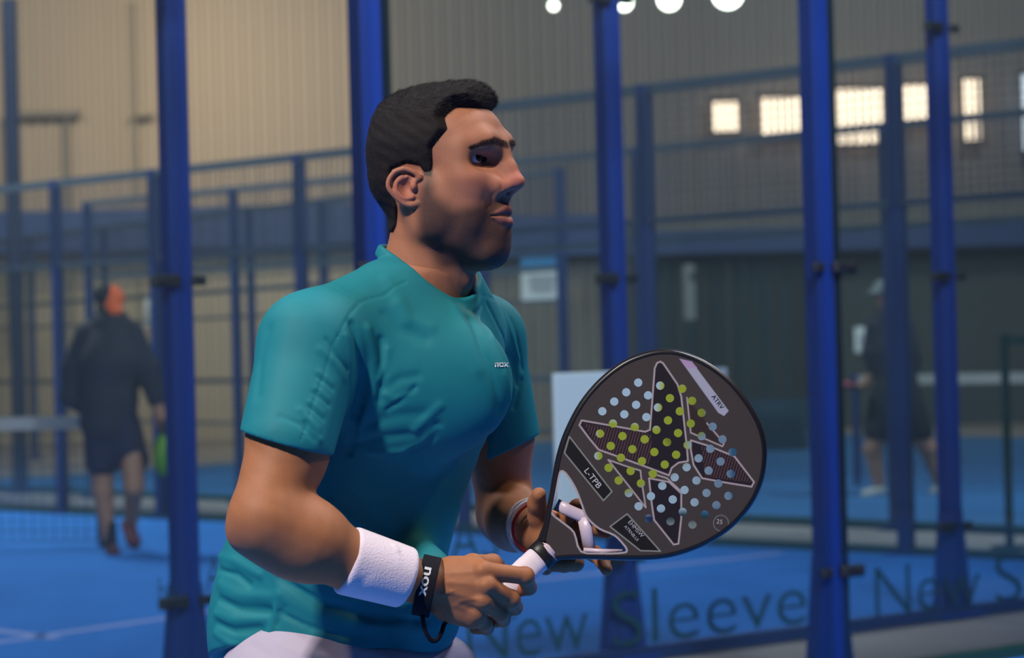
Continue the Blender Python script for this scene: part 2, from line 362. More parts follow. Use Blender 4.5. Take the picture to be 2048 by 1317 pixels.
# ---- fences of the far courts
def fence(nm,P0,u,n,ts,h,rails,mesh_z,label,m=M_blue,pw=.085,extra=0):
    root=empty(nm,P0+u*ts[0],label,'court fence'); L=ts[-1]-ts[0]; mid=P0+u*(ts[0]+ts[-1])/2
    for t in ts:
        mb=MB(); hh=h+(extra if isinstance(extra,float) else 0); mb.box(P0+u*t+NP([0,0,hh/2]),(pw,.07,hh),ax=u,bev=.005); mb.box(P0+u*t+NP([0,0,.01]),(.2,.14,.02),ax=u); mb.build('post',m,root)
    for z,w in rails:
        mb=MB(); mb.box(mid+NP([0,0,z])+n*.0,(L,.04,w),ax=u); mb.build('rail',M_rail,root)
    if mesh_z:
        mb=MB(); z0,z1=mesh_z; k=int(L/.055)
        for i in range(k): mb.box(P0+u*(ts[0]+(i+.5)*L/k)-n*.05+NP([0,0,(z0+z1)/2]),(.0045,.0045,z1-z0),ax=u)
        for j in range(int((z1-z0)/.055)+1): mb.box(mid-n*.05+NP([0,0,z0+j*.055]),(L,.0045,.0045),ax=u)
        o=mb.build('wire_mesh',M_wire,root); o['kind']='stuff'
    return root
f1=fence('court_fence',S(0),uS,nS,[-3.0,-1.2,.8,2.66,4.1],2.85,[(2.82,.06),(2.0,.04)],(2.0,2.8),'near dark blue mesh fence of the path between the courts, its taller right section',M_blueD)
f1b=fence('court_fence',S(0),uS,nS,[4.32,5.89,7.55,8.8,10.8],2.66,[(2.63,.06),(1.98,.04)],(2.0,2.6),'near dark blue mesh fence at left, its top rail highest of those sloping rails',M_blueD)
for fo,ua,ub in ((f1,-3,4.1),(f1b,4.32,10.8)):
    g=MB(); a,b=S(ua),S(ub); g.box((a+b)/2+NP([0,0,1.0]),(np.linalg.norm(b-a),.010,1.94),ax=uS); g.build('glass_panel',M_glass,fo)
f2=fence('court_fence',S(0,1.5),uS,nS,[-2.4,-.2,1.9,4.0,6.2,8.4,10.4],2.62,[(2.6,.05),(1.95,.04)],(2.0,2.58),'second dark blue mesh fence just beyond the path between the courts',M_blueD,.06)
uF=NP([.57,-.82,0]); uF/=np.linalg.norm(uF); nF=NP([-uF[1],uF[0],0])
f3=fence('court_fence',NP([-4.7,28,0]),uF,nF,[-4.2,-2.1,0,1.95,3.5,5.0,6.9,9],2.75,[(2.72,.06),(1.9,.05),(1.62,.03),(.95,.05),(.5,.03)],(2.0,2.7),'farthest dark blue court fence with several rails, behind the walking player',M_blueD,.075)
tp=MB(); p=gp(42,985); tp.box((p[0],p[1],2.3),(.12,.10,4.6),ax=uS,bev=.01); tp.box((p[0],p[1],.015),(.3,.22,.03),ax=uS); tag(tp.build('court_pole',M_pole),'tall dark blue pole at the left edge of the photo','pole')
tp=MB(); p=gp(2020,1100); tp.box((p[0],p[1],.62),(.035,.035,1.24),ax=uS); tp.box((p[0],p[1],.012),(.16,.16,.024),ax=uS); tp.box((p[0]+.12,p[1],1.2),(.28,.03,.05),ax=(1,0,0)); tag(tp.build('net_post',M_green),'thin green net post standing on the path at the right edge','net post')
# ---- nets
def net(nm,a,b,h,label):
    root=empty(nm,a,label,'net'); d=b-a; L=np.linalg.norm(d); mb=MB(); mb.box((a+b)/2+NP([0,0,h-.04]),(L,.012,.085),ax=d); mb.build('net_tape',mat('net_tape',(.42,.38,.36),.8),root)
    mb=MB(); k=int(L/.07)
    for i in range(k): mb.box(a+d*(i+.5)/k+NP([0,0,h/2]),(.005,.005,h-.1),ax=d)
    for j in range(int(h/.07)): mb.box((a+b)/2+NP([0,0,.05+j*.07]),(L,.005,.005),ax=d)
    o=mb.build('net_mesh',M_wire,root); o['kind']='stuff'
    for q in (a,b): pm=MB(); pm.tube([q+NP([0,0,0]),q+NP([0,0,h+.02])],.03,10); pm.build('net_post',M_blueD,root)
net('padel_net',NP([-8.6,16.2,0]),NP([-2.70,15.75,0]),.86,'padel net with pale tape at left, ending behind the walking player')
net('padel_net',NP([2.85,20.2,0]),NP([5.9,18.3,0]),.92,'padel net with pale tape at right, behind the blue posts')
# ---- back wall
DW=34.0
def corr(nm,x0,x1,z0,z1,y,m,per=.19,dep=.05):
    mb=MB(); n=int((x1-x0)/per); V=[];F=[]
    for i in range(n):
        a=x0+i*per
        for fx,dy in ((0,0),(.38,0),(.5,dep),(.88,dep)): V+= [(a+fx*per,y+dy,z0),(a+fx*per,y+dy,z1)]
    k=len(V)//2; F=[(2*i,2*i+2,2*i+3,2*i+1) for i in range(k-1)]; mb.V=V; mb.F=F; return struct(nm,mb,m)
corr('wall_back',-26,-1.9,0,9.5,DW,M_clad); corr('wall_back',-1.9,26,0,9.5,DW,M_cladG)
mb=MB(); mb.box((0,DW+.35,4.7),(52,.2,9.6)); struct('wall_back_lining',mb,M_roof)
for nm,x in (('wall_left',-26),('wall_right',26)): mb=MB(); mb.box((x,17,4.7),(.2,52,9.6)); struct(nm,mb,M_cladG)
mb=MB(); mb.box((0,-8,4.7),(52,.2,9.6)); struct('wall_front',mb,M_cladG)
mb=MB(); mb.box((0,15,9.6),(52.5,52,.2)); struct('ceiling',mb,M_roof)
def wb(px0,py0,px1,py1,D=33.8): a=W(px0,py0,D); b=W(px1,py1,D); return (a+b)/2,abs(b[0]-a[0]),abs(b[2]-a[2])
def wbox(nm,r,m,D=33.8,dp=.1,**k):
    c,w,h=wb(*r,D); mb=MB(); mb.box(c,(w,dp,h)); o=mb.build(nm,m); return o
o=wbox('wall_beam',(-400,436,740,488),M_beam,33.7,.25); o['kind']='structure'
o=wbox('wall_beam',(740,440,1235,508),M_beam,33.7,.25); o['kind']='structure'
o=wbox('trim_3',(1258,464,2400,482),M_blueD,33.0,.2); o['kind']='structure'
# door frame and pilaster on the left of the back wall
dr=MB(); 
for r in ((28,224,160,233),(134,233,148,690),(18,224,28,690)): c,w,h=wb(*r,33.8); dr.box(c,(w,.12,h))
struct('trim_4',dr,M_cladG)
dr=MB()
for r in ((265,0,285,690),(262,225,305,233)): c,w,h=wb(*r,33.8); dr.box(c,(w,.16,h))
struct('trim_5',dr,mat('putty_sheet',(.30,.25,.20),.7))
# dark partition and curtain low on the right, built as separate hanging strips
dk=MB()
for r in ((1255,500,2500,860),): c,w,h=wb(*r,33.5); dk.box(c,(w,.1,h))
struct('partition_wall',dk,M_dark)
cur=empty('curtain',wb(1258,500,1620,760,33.2)[0],'dark blue green curtain hanging in strips low on the back wall','curtain')
x=1262; k=0
while x<1625:
    w_=13+7*((k*37)%5)/5; c,w,h=wb(x,496,x+w_,868,33.2+.05*(k%2)); mb=MB(); mb.box(c,(w*.93,.06,h),bev=.02); mb.build('curtain_strip',M_curt if k%3 else M_dark,cur); x+=w_; k+=1
for i,(r,n_) in enumerate((((1425,205,1476,262),3),((1520,197,1605,275),6),((1611,205,1652,258),3),((1655,180,1766,286),7),((1806,172,1893,245),5),((1868,245,1893,288),2),((1924,160,1962,280),3),((2040,150,2110,300),3))):
    c,w,h=wb(*r,33.7); mb=MB(); mb.box(c,(w,.03,h)); wn=mb.build('window_%d'%(i+1),M_win if i<7 else M_win2); wn['kind']='structure'
    mb=MB(); y=c[1]-.05
    mb.box((c[0],y,c[2]+h/2+.03),(w+.1,.06,.06)); mb.box((c[0],y,c[2]-h/2-.03),(w+.1,.06,.06))
    for j in range(n_+1): mb.box((c[0]-w/2+w*j/n_,y,c[2]),(.022,.05,h))
    fo=put('window_frame',mb.mesh('window_frame'),M_frame); fo.parent=wn
for (px,py,r,D,lb) in ((1107,12,9,26,'small ceiling floodlight, leftmost of the glowing row'),(1248,6,16,24,'ceiling floodlight beside the top of a blue post'),(1338,-1,22,22,'warm ceiling floodlight in the middle of the row'),(1455,-12,30,20,'widest ceiling floodlight, rightmost of the glowing row')):
    c=W(px,py,D); R_=r/FPX*D; e=empty('floodlight',c,lb,'lamp','floodlights glowing at the top'); e['group']='floodlights glowing at the top'
    mb=MB(); mb.tube([c+NP([0,.05,.02]),c+NP([0,-.02,0])],[R_*1.1,R_*1.15],16); mb.box(c+NP([0,.12,.06]),(R_*1.5,.16,R_*1.2),bev=.02); mb.box(c+NP([0,.12,1.0+R_]),(.03,.03,2.0)); mb.build('lamp_housing',M_house,e)
    mb=MB(); mb.tube([c+NP([0,-.025,0]),c+NP([0,-.06,-.005])],[R_,R_*.9],16); mb.build('lamp_glass',M_lamp,e)
def sign(nm,r,D,lb,cat,parts,base=M_paper):
    c,w,h=wb(*r,D); e=empty(nm,c,lb,cat); mb=MB(); mb.box(c,(w,.03,h),bev=.004); mb.build('sign_panel',base,e)
    for pn,rr,m in parts: c2,w2,h2=wb(*rr,D-.03); mb=MB(); mb.box(c2,(w2,.012,h2)); mb.build(pn,m,e)
sign('notice_board',(1041,517,1127,600),30,'white notice with sky blue heading on the back wall beyond the shoulder','sign',[('heading_strip',(1041,517,1127,535),M_skyb),('print_block',(1058,552,1110,566),M_greyp),('print_block',(1062,572,1106,582),M_greyp)])
sign('wall_card',(289,596,329,652),30,'small pale notice beside the leftmost near blue post','sign',[('print_block',(298,612,320,638),M_greyp)])
sign('wall_card',(1709,655,1746,705),30,'small pale notice left of the distant capped player','sign',[('print_block',(1719,668,1737,690),M_greyp)])
sign('wall_card',(1366,530,1392,640),30,'tall narrow pale panel on the dark partition','panel',[('print_block',(1380,545,1392,560),M_dark)],mat('pale_panel',(.20,.20,.19),.8))
# advertising board behind the racket
pB=A0_-nA*.16
def bh(x,y,off=0): return plane_hit(x,y,pB,nA)-nA*off
c0_=bh(1106,748); c1_=bh(1452,745); zt=c0_[2]; zb=.575; Lb=(c1_-c0_)@uA; mid_=c0_+uA*Lb/2
bd=empty('advertising_board',mid_,'white advertising board with yellow shapes fixed on the glass wall behind the racket','board')
mb=MB(); mb.box(NP([mid_[0],mid_[1],(zt+zb)/2]),(Lb,.02,zt-zb),ax=uA,bev=.004); mb.build('board_panel',M_paper,bd)
for q in (.15,.85):
    for z in (zt-.06,zb+.06): mb=MB(); e_=c0_+uA*Lb*q; mb.box(NP([e_[0],e_[1],z])+nA*.055,(.03,.10,.03),ax=uA); mb.build('bracket',M_rubber,bd)
for P_ in ([(1188,838),(1300,850),(1390,905),(1330,955),(1240,990),(1190,930)],[(1318,760),(1402,772),(1412,860),(1385,880),(1335,900),(1310,850)]):
    f_=[bh(x,y,.014) for x,y in P_]; b_=[bh(x,y,.009) for x,y in P_]; n=len(f_); put('yellow_shape',pymesh('yellow_shape',f_+b_,[tuple(range(n))]+[(i,(i+1)%n,n+(i+1)%n,n+i) for i in range(n)]),M_ylw,bd)
bn=empty('court_banner',gp(1560,1040,0)+NP([0,3,0]),'dark navy banner low on the far court fence right of the racket','banner'); Dn=bn.location[1]
for r,m in (((1497,800,1618,900),M_curt),):
    c,w,h=wb(*r,Dn); mb=MB(); mb.box(c,(w,.02,h)); mb.build('banner_cloth',m,bn)
for i,x in enumerate(range(1503,1615,14)): c,w,h=wb(x,815+(i%3)*6,x+5,960-(i%2)*20,Dn-.03); mb=MB(); mb.box(c,(w,.02,h)); mb.build('banner_bar',M_letter,bn)
# ---- distant players
def small_person(nm,label,D,fig,cols):
    root=empty(nm,gp(*fig['foot']),label,'person')
    P=lambda x,y,d=0: W(x,y,D+d)
    def build(part,defs,m,h=.011):
        s=Sdf(); pts=[]
        for d in defs:
            if d[0]=='c': q=[P(*v) for v in d[1]]; s.chain(q,d[2],d[3] if len(d)>3 else .03); pts+=q
            elif d[0]=='e': s.ell(P(*d[1]),d[2],d[3] if len(d)>3 else .03); pts.append(P(*d[1]))
        pts=np.array(pts); V,Q=s.mesh(part,pts.min(0)-.26,pts.max(0)+.26,h); put(part,npmesh(part,V,Q),m,root)
    for part,defs,m in fig['parts']: build(part,defs,m)
    return root
M_sk2=mat('far_skin',(.36,.17,.11),.6); M_jack=mat('dark_jacket',(.012,.016,.034),.8); M_shn=mat('navy_shorts',(.010,.012,.045),.8); M_org=mat('orange_cap',(.85,.13,.03),.6); M_sock=mat('black_sock',(.008,.012,.02),.8)
M_shoe=mat('red_black_shoe',(.10,.015,.03),.6); M_lime=mat('lime_racket',(.10,.26,.02),.5); M_gcap=mat('grey_cap',(.16,.17,.17),.7); M_wsh=mat('white_shoe',(.45,.42,.40),.6); M_grip2=mat('red_racket',(.25,.03,.05),.5)
figL={'foot':(222,1108),'parts':[
 ('body',[('c',[(222,640),(222,700),(222,800),(222,870)],[.06,.12,.12,.12]),('e',(220,604),(.075,.085,.10)),('c',[(203,880),(206,985),(219,1085)],[.085,.062,.042]),('c',[(262,880),(268,975,-.1),(262,1050,.15)],[.085,.062,.042]),('c',[(262,690),(290,735),(310,790),(322,838)],[.05,.05,.045,.035]),('e',(324,852),(.035,.03,.05)),('c',[(190,700),(160,740,.04),(142,795,.05),(168,812,.1)],[.05,.05,.045,.035])],M_sk2),
 ('jacket',[('c',[(222,655),(222,720),(218,800),(216,845)],[.13,.19,.17,.175],.06),('c',[(178,668),(146,735,.03),(140,795,.05),(165,815,.1)],[.085,.075,.062,.05]),('c',[(262,668),(292,735),(312,800)],[.085,.075,.055])],M_jack),
 ('shorts',[('c',[(212,845),(204,925)],[.15,.105]),('c',[(232,845),(266,920)],[.15,.105])],M_shn),
 ('cap',[('e',(221,597),(.088,.098,.082)),('e',(230,622,-.06),(.05,.06,.04))],M_org),
 ('hair',[('e',(209,590,-.03),(.062,.085,.075)),('e',(206,622,-.02),(.04,.06,.05))],M_sock),
 ('sock',[('c',[(218,1050),(221,1092)],[.048,.045])],M_sock),
 ('sock',[('c',[(264,1005,.02),(263,1042,.13)],[.048,.045])],M_sock),
 ('shoe',[('c',[(224,1100,.05),(226,1104,-.07)],[.046,.043])],M_shoe),
 ('shoe',[('c',[(255,1050,.16),(268,1085,.06)],[.044,.048])],M_shoe)]}
pl=small_person('person','man walking away in dark jacket, navy shorts and orange cap','d' and 15.2,figL,None)
rk=empty('padel_racket',W(326,860,15.1),'lime green padel racket in the hand of the walking man','padel racket')
mb=MB(); a=W(323,838,15.12); b=W(326,872,15.12); mb.tube([a,b],.016,8); mb.build('grip',M_rubber,rk)
s_=Sdf(); s_.ell(W(325,912,15.12),(.055,.10,.135),.01); Vr,Qr=s_.mesh('r',W(325,912,15.12)-.2,W(325,912,15.12)+.2,.01); put('racket_head',npmesh('racket_head',Vr,Qr),M_lime,rk)
figR={'foot':(1745,990),'parts':[
 ('body',[('e',(1770,592),(.075,.09,.10)),('c',[(1772,610),(1782,650),(1790,780),(1790,830)],[.05,.08,.11,.12]),('c',[(1785,660),(1756,670),(1746,710),(1752,740)],[.06,.055,.045,.045]),('c',[(1768,840),(1745,900),(1758,968)],[.10,.07,.045]),('c',[(1812,840),(1858,900),(1878,965)],[.10,.07,.045]),('c',[(1752,740),(1728,772)],[.045,.035]),('e',(1716,775),(.045,.04,.035))],M_sk2),
 ('shirt',[('c',[(1780,640),(1788,700),(1794,770)],[.13,.17,.16],.06),('c',[(1752,655),(1742,705),(1748,745)],[.085,.07,.055]),('c',[(1810,655),(1826,720),(1812,765)],[.085,.07,.055])],M_jack),
 ('shorts',[('c',[(1785,780),(1755,860)],[.16,.115]),('c',[(1800,780),(1838,860)],[.16,.115])],M_sock),
 ('cap',[('e',(1768,578),(.09,.10,.075)),('e',(1748,586,-.04),(.06,.06,.02))],M_gcap),
 ('shoe',[('c',[(1760,982),(1732,990)],[.048,.042])],M_wsh),('shoe',[('c',[(1880,975),(1868,985)],[.048,.042])],M_wsh)]}
small_person('person','distant player in grey cap and dark kit standing with legs apart',18.9,figR,None)
rk=empty('padel_racket',W(1712,775,18.8),'reddish padel racket held out by the distant capped player','padel racket')
mb=MB(); mb.tube([W(1722,776,18.82),W(1704,774,18.82)],.016,8); mb.build('grip',M_rubber,rk)
s_=Sdf(); s_.ell(W(1680,771,18.82),(.13,.10,.035),.01); Vr,Qr=s_.mesh('r',W(1688,772,18.82)-.2,W(1688,772,18.82)+.2,.01); put('racket_head',npmesh('racket_head',Vr,Qr),M_grip2,rk)
# ------------------------------------------------------------------ the player: head
_a=math.radians(25); _cr,_cu,_cb=_R[:,0],_R[:,1],_R[:,2]
HF=math.cos(_a)*_cr+math.sin(_a)*_cb; HL=math.sin(_a)*_cr-math.cos(_a)*_cb; HU=_cu
H0=W(881,382,3.22); HM=np.array([HF,HL,HU])
def H(f,l,u): return H0+(HF*f+HL*l+HU*u)*.001
def hloc(P): return ((P-H0)@HM.T)*1000.0
mm=.001
def head_core(s):
    E=lambda c,r,k=.012,op='u': s.ell(H(*c),NP(r)*mm,k,op,HM)
    C=lambda a,b,ra,rb=None,k=.01,op='u': s.cap(H(*a),H(*b),ra*mm,(ra if rb is None else rb)*mm,k,op)
    def C2(a,b,ra,rb=None,k=.01,op='u'):
        for g in (-1,1): C((a[0],a[1]*g,a[2]),(b[0],b[1]*g,b[2]),ra,rb,k,op)
    def E2(c,r,k=.012,op='u'):
        for g in (-1,1): E((c[0],c[1]*g,c[2]),r,k,op)
    E((-6,0,50),(86,72,76)); E((30,0,66),(58,60,52),.02); E((-31,0,6),(55,58,44),.03)
    E((38,0,8),(50,54,66),.02)
    return E,C,E2,C2
def build_head_sdf():
    s=Sdf(); E,C,E2,C2=head_core(s)
    # neck
    C((-4,0,-15),(-22,0,-118),56,57,.02); C((-22,0,-118),(-34,0,-175),57,66,.02)
    C2((-16,58,-22),(16,17,-160),12,9,.014); C((26,0,-96),(14,0,-150),17,15,.02); E((33,0,-118),(12,9,13),.012)
    # jaw, chin, muzzle, cheeks
    E2((62,37,2),(22,17,20),.02)
    E((40,0,-42),(46,46,42),.02)
    C2((6,57,0),(9,52,-50),13,13,.018); C2((9,52,-50),(74,15,-82),13,15,.022)
    E((77,0,-76),(20,22,19),.014); C((60,0,-78),(20,0,-70),26,30,.02)
    E((66,0,-34),(35,29,30),.018); E2((56,47,12),(22,17,15),.02); E2((54,37,-20),(24,20,26),.02); E2((52,33,-44),(24,20,26),.02); E2((20,57,-20),(24,14,34),.02); E((76,0,-55),(20,25,20),.018)
    E((88,0,-53),(10,20,3.5),.010,'s') if False else None
    # brow and sockets
    E2((81,33,38),(14,15,9),.014,'s'); E2((77,43,39),(13,12,9),.010,'s'); E2((88,15,40),(8,5,9),.010,'s')
    C2((85,8,58),(80,28,62),8,7.5,.02); C2((80,28,62),(60,47,56),7.5,7,.02)
    E2((49,53,36),(12,8,16),.018)
    # nose
    C((89,0,53),(103,0,29),7.5,7,.012); C((103,0,29),(112,0,11),7,8.2,.006); E((112.5,0,9),(10,9,8.2),.006)
    C((86,0,42),(97,0,9),11,14,.014); E2((99,12,3),(10.5,6.5,7.5),.007); E2((84,20,2),(13,8,14),.014); C((104,0,4),(96,0,-12),5.5,5,.008)
    E2((106,6,-4.5),(6.5,3,3.2),.003,'s')
    # lips lie on the surface found so far
    def sf(l,u):
        f=np.arange(60,125,.25); P=np.stack([H(x,l,u) for x in f])[None]; d=s.ev(P)[0]; i=np.nonzero(d<0)[0]; return f[i[-1]]
    def on(l,u,off): return H(sf(l,u)+off,l,u)
    LU=[(26,-35.5),(20,-32),(13,-29),(6,-26),(2,-26.3)]; LL=[(26,-36.5),(20,-39.5),(13,-42),(6,-43.5),(0,-43.8)]; LM=[(28,-36.3),(21,-35.6),(14,-34.6),(7,-34.2),(0,-34.6)]
    for g in (-1,1):
        a_=[on(l*g,u,o) for (l,u),o in zip(LU,(-1.6,-2.2,-2.6,-2.4,-2.6))]; b_=[on(l*g,u,o) for (l,u),o in zip(LL,(-1.6,-2.2,-3,-3.4,-3.4))]; c_=[on(l*g,u,o) for (l,u),o in zip(LM,(.2,.4,.8,1.2,1.2))]
        LIPS.append((a_,b_))
        s.curve(a_,[.0016,.0030,.0038,.0040,.0037],.004); s.curve(b_,[.0016,.0032,.0043,.0049,.0050],.004)
        s.curve(c_,[.0012,.0015,.0020,.0027,.0030],.002,'s')
        s.line([H(98,20*g,2),H(90,29*g,-12),H(84,32*g,-26)],.0045,-.0008)      # cheek fold
        s.line([H(103,4*g,-14),H(104,3.5*g,-20)],.002,.0007)
        s.line([H(98,20*g,8),H(99,20*g,-1)],.0022,-.0006)
        pass                        # under eye
    s.line([H(90,-14,-54),H(97,0,-53),H(90,14,-54)],.006,-.0018)
    s.line([H(88,-22,84),H(95,0,83),H(88,22,84)],.002,-.0005); s.line([H(84,-22,93),H(89,0,92),H(84,22,93)],.002,-.0004)
    # eyes: lids over the balls, then the openings
    for g in (-1,1):
        c=EYE(g); s.ell(H(*c),NP((13.6,13.6,13.2))*mm,.006,'u',HM)
        M=np.array([HF*math.cos(.6)+HL*g*math.sin(.6), -HF*math.sin(.6)*g+HL*math.cos(.6), HU])
        c1=H(c[0]+6.5,c[1]+g*4.5,c[2]-.4); c0=H(*c); rr=NP((13,16,6.6))*mm
        def op(p,c1=c1,c0=c0,M=M,rr=rr):
            q=(p-c1)@M.T; k0=np.sqrt(((q/rr)**2).sum(-1)); k1=np.sqrt(((q/(rr*rr))**2).sum(-1))+1e-9
            return np.maximum(k0*(k0-1)/k1, np.sqrt(((p-c0)**2).sum(-1))-.0139)
        s.add('s',op,c0,.016,.0012)
        s.line([H(c[0]+8,c[1]-11*g,c[2]+6.4),H(c[0]+12.5,c[1],c[2]+8),H(c[0]+6,c[1]+13*g,c[2]+5)],.0016,-.0012)
    # ears
    hx=[(7,74,13),(1,78,20),(-8,82,24),(-14,85,24),(-23,88,20),(-29,91,11),(-30,92,2),(-27,90,-5),(-21,85,-13),(-13,80,-19.5),(-4,76.5,-22),(4,73.5,-21)]
    for g in (-1,1):
        q=[H(a,b*g,c) for a,b,c in hx]
        s.ell(H(-13,77*g,2),NP((19.5,5.5,22))*mm,.005,'u',np.array([HF*math.cos(.45)-HL*g*math.sin(.45),HF*math.sin(.45)*g+HL*math.cos(.45),HU]))
        s.curve(q,[.003,.0033,.0034,.0034,.0035,.0034,.0032,.0032,.0036,.0042,.0046,.004],.0025)
        s.curve([H(-15,82*g,15),H(-21,86*g,6),H(-21,86.5*g,-3),H(-16,84*g,-10),H(-9,81*g,-14),H(-2,77*g,-12.5)],[.002,.0026,.0028,.003,.003,.0032],.003)
        s.chain([H(-9,80*g,14),H(-16,83*g,9)],[.002,.002],.003)
        s.ell(H(-8,84*g,1),NP((8.5,9,11))*mm,.004,'s',HM)
        s.ell(H(0,79*g,1.5),NP((4.5,4,5.5))*mm,.004,'u',HM)
        s.chain([H(7,74*g,13),H(-2,77*g,6)],[.003,.002],.004)
    return s
def EYE(g): return (62,32*g,40)
LIPS=[]
BROW=[(6,58),(16,60.5),(29,62),(42,58),(52,52)]

HAIRPOLY=NP([(70,108),(76,200),(-200,200),(-200,-52),(-75,-54),(-48,-56),(-42,-48),(-36,-22),(-42,0),(-38,26),(-14,33),(4,30),(11,15),(22,14),(23,52),(42,76),(35,92),(43,107),(58,110)])
def polysd(x,y,Pg):
    d=np.full(x.shape,1e9); ins=np.zeros(x.shape,bool)
    for i in range(len(Pg)):
        a=Pg[i]; b=Pg[(i+1)%len(Pg)]; e=b-a; wx=x-a[0]; wy=y-a[1]; t=np.clip((wx*e[0]+wy*e[1])/(e@e),0,1)
        d=np.minimum(d,(wx-e[0]*t)**2+(wy-e[1]*t)**2)
        c=((a[1]>y)!=(b[1]>y)); ins^= c & (x < (b[0]-a[0])*(y-a[1])/((b[1]-a[1]) if b[1]!=a[1] else 1e-9)+a[0])
    d=np.sqrt(d); return np.where(ins,d,-d)
def hair_in(q):
    """mm inside the hairline, q in head coordinates"""
    f=q[...,0]-q[...,1]**2*.0; return polysd(f,q[...,2],HAIRPOLY)
def vnoise(q,sc,seed=0):
    q=q*sc; return (np.sin(q[...,0]*1.7+q[...,1]*2.3+seed)+np.sin(q[...,1]*1.9-q[...,2]*2.1+seed*2)+np.sin(q[...,2]*2.4+q[...,0]*1.3+seed*3))/3
def build_hair_sdf():
    s=Sdf(); E=lambda c,r,k=.012,op='u': s.ell(H(*c),NP(r)*mm,k,op,HM)
    E((-6,0,50),(86,72,76)); E((30,0,66),(58,60,52),.02); E((-31,0,6),(55,58,44),.03)
    s.cap(H(-4,0,-15),H(-14,0,-75),.056,.057,.02)
    def thick(p):
        q=hloc(p); d=hair_in(q); f,l,u=q[...,0],q[...,1],q[...,2]
        top=sstep(70,120,u); front=sstep(0,60,f); side=3.5+5*sstep(20,75,u)
        t=side+top*(8+3*front)+ 4*sstep(-30,-70,f)*sstep(-30,20,u)+.7*vnoise(q,.16)+.4*vnoise(q,.55,2)
        t=np.minimum(t, -.5+d*1.4)
        return np.maximum(t,-4)*mm
    s.field(thick)
    E((36,4,119),(32,44,18),.018); E((46,5,120),(17,38,19),.012)
    s.field(lambda p:(1.3*vnoise(hloc(p)*NP([.5,1.4,1]),.35,1)+.6*vnoise(hloc(p),.9,4))*mm*sstep(90,120,hloc(p)[...,2]))
    return s
def skin_color(P):
    q=hloc(P); f,l,u=q[:,0],q[:,1],q[:,2]; al=np.abs(l)
    base=NP([.355,.145,.085]); c=np.tile(base,(len(P),1))
    red=NP([.50,.14,.12])
    def mixc(c,col,w): return c*(1-w[:,None])+NP(col)*w[:,None]
    g=lambda cf,cl,cu,r: np.exp(-(((f-cf)/r)**2+((al-cl)/r)**2+((u-cu)/r)**2))
    hd=(u>-110)&(f>-110)
    c=mixc(c,[.345,.135,.062],sstep(-130,-200,u))
    c=mixc(c,red,np.clip(.7*g(112,0,8,20)+.35*g(74,42,4,22)+.35*g(-12,84,0,24),0,1)*hd)
    c=mixc(c,[.42,.16,.13],.45*g(104,0,-10,8)*hd)
    # stubble
    n=.5+.5*vnoise(q,1.9,3)*vnoise(q,2.7,1)
    edge=polysd(f+.10*u*0,u,NP([(12,20),(24,16),(30,-8),(50,-26),(72,-22),(88,-16),(100,-14),(130,-14),(130,-110),(20,-110),(2,-66),(2,-20)]))
    b=sstep(-8,13,edge)*(u<30)
    ld=np.full(len(P),1.0); near=np.nonzero((f>70)&(al<36)&(np.abs(u+35)<25))[0]
    for a_,b_ in LIPS:
        for pl,ww in ((a_,(2.2,4,5,5.2,5)),(b_,(2.2,4.6,6,6.6,6.8))):
            for i in range(len(pl)-1):
                q_=P[near]-pl[i]; e=pl[i+1]-pl[i]; t=np.clip(q_@e/(e@e),0,1); v=np.linalg.norm(q_-t[:,None]*e,axis=1)*1000-(ww[i]*(1-t)+ww[i+1]*t); ld[near]=np.minimum(ld[near],v/4)
    lipw=sstep(.12,-.12,ld)
    b*=1-lipw; b*=1-.7*np.exp(-(((u+50)/4)**2+((al-12)/6)**2))
    b*=(1-.6*sstep(-96,-112,u))
    c=mixc(c,[.038,.024,.023],np.clip(b*(.72+.25*n),0,.93)*hd)
    c=mixc(c,[.22,.070,.072],.8*lipw*hd)
    # brows
    for cf in (1,):
        pth=BROW; d=np.full(len(P),99.)
        for i,(a,bb) in enumerate(zip(pth[:-1],pth[1:])):
            a=NP(a);bb=NP(bb);Q=np.stack([al,u],-1)-a;e=bb-a;t=np.clip(Q@e/(e@e),0,1);v=np.sqrt(((Q-t[:,None]*e)**2).sum(-1)); w=[4.8,4.8,4.0,2.8][i]
            d=np.minimum(d,v/w)
        d=np.where(f>45,d,99)
        c=mixc(c,[.035,.022,.018],.9*sstep(1.5,.7,d)*hd)
    # eye region darker, lash lines
    for g_ in (31,):
        dd=np.sqrt(((f-64)/1)**2+((al-31))**2+(u-41)**2); rim=np.exp(-((dd-13.2)/1.3)**2)*np.exp(-((u-41)/6.5)**2)*(f>66)
        c=mixc(c,[.05,.025,.02],np.clip(rim*.75,0,1)*hd); c=mixc(c,[.30,.14,.10],.4*np.exp(-((f-78)**2+(al-28)**2+(u-44)**2)/200)*hd)
    # scalp under the hair
    c=mixc(c,[.03,.02,.018],sstep(-1.5,2.5,hair_in(q))*.95*(u>-80)*(f<80))
    c*=(1+.05*vnoise(q,.12,1)+.03*vnoise(q,.5,2))[:,None]
    return c
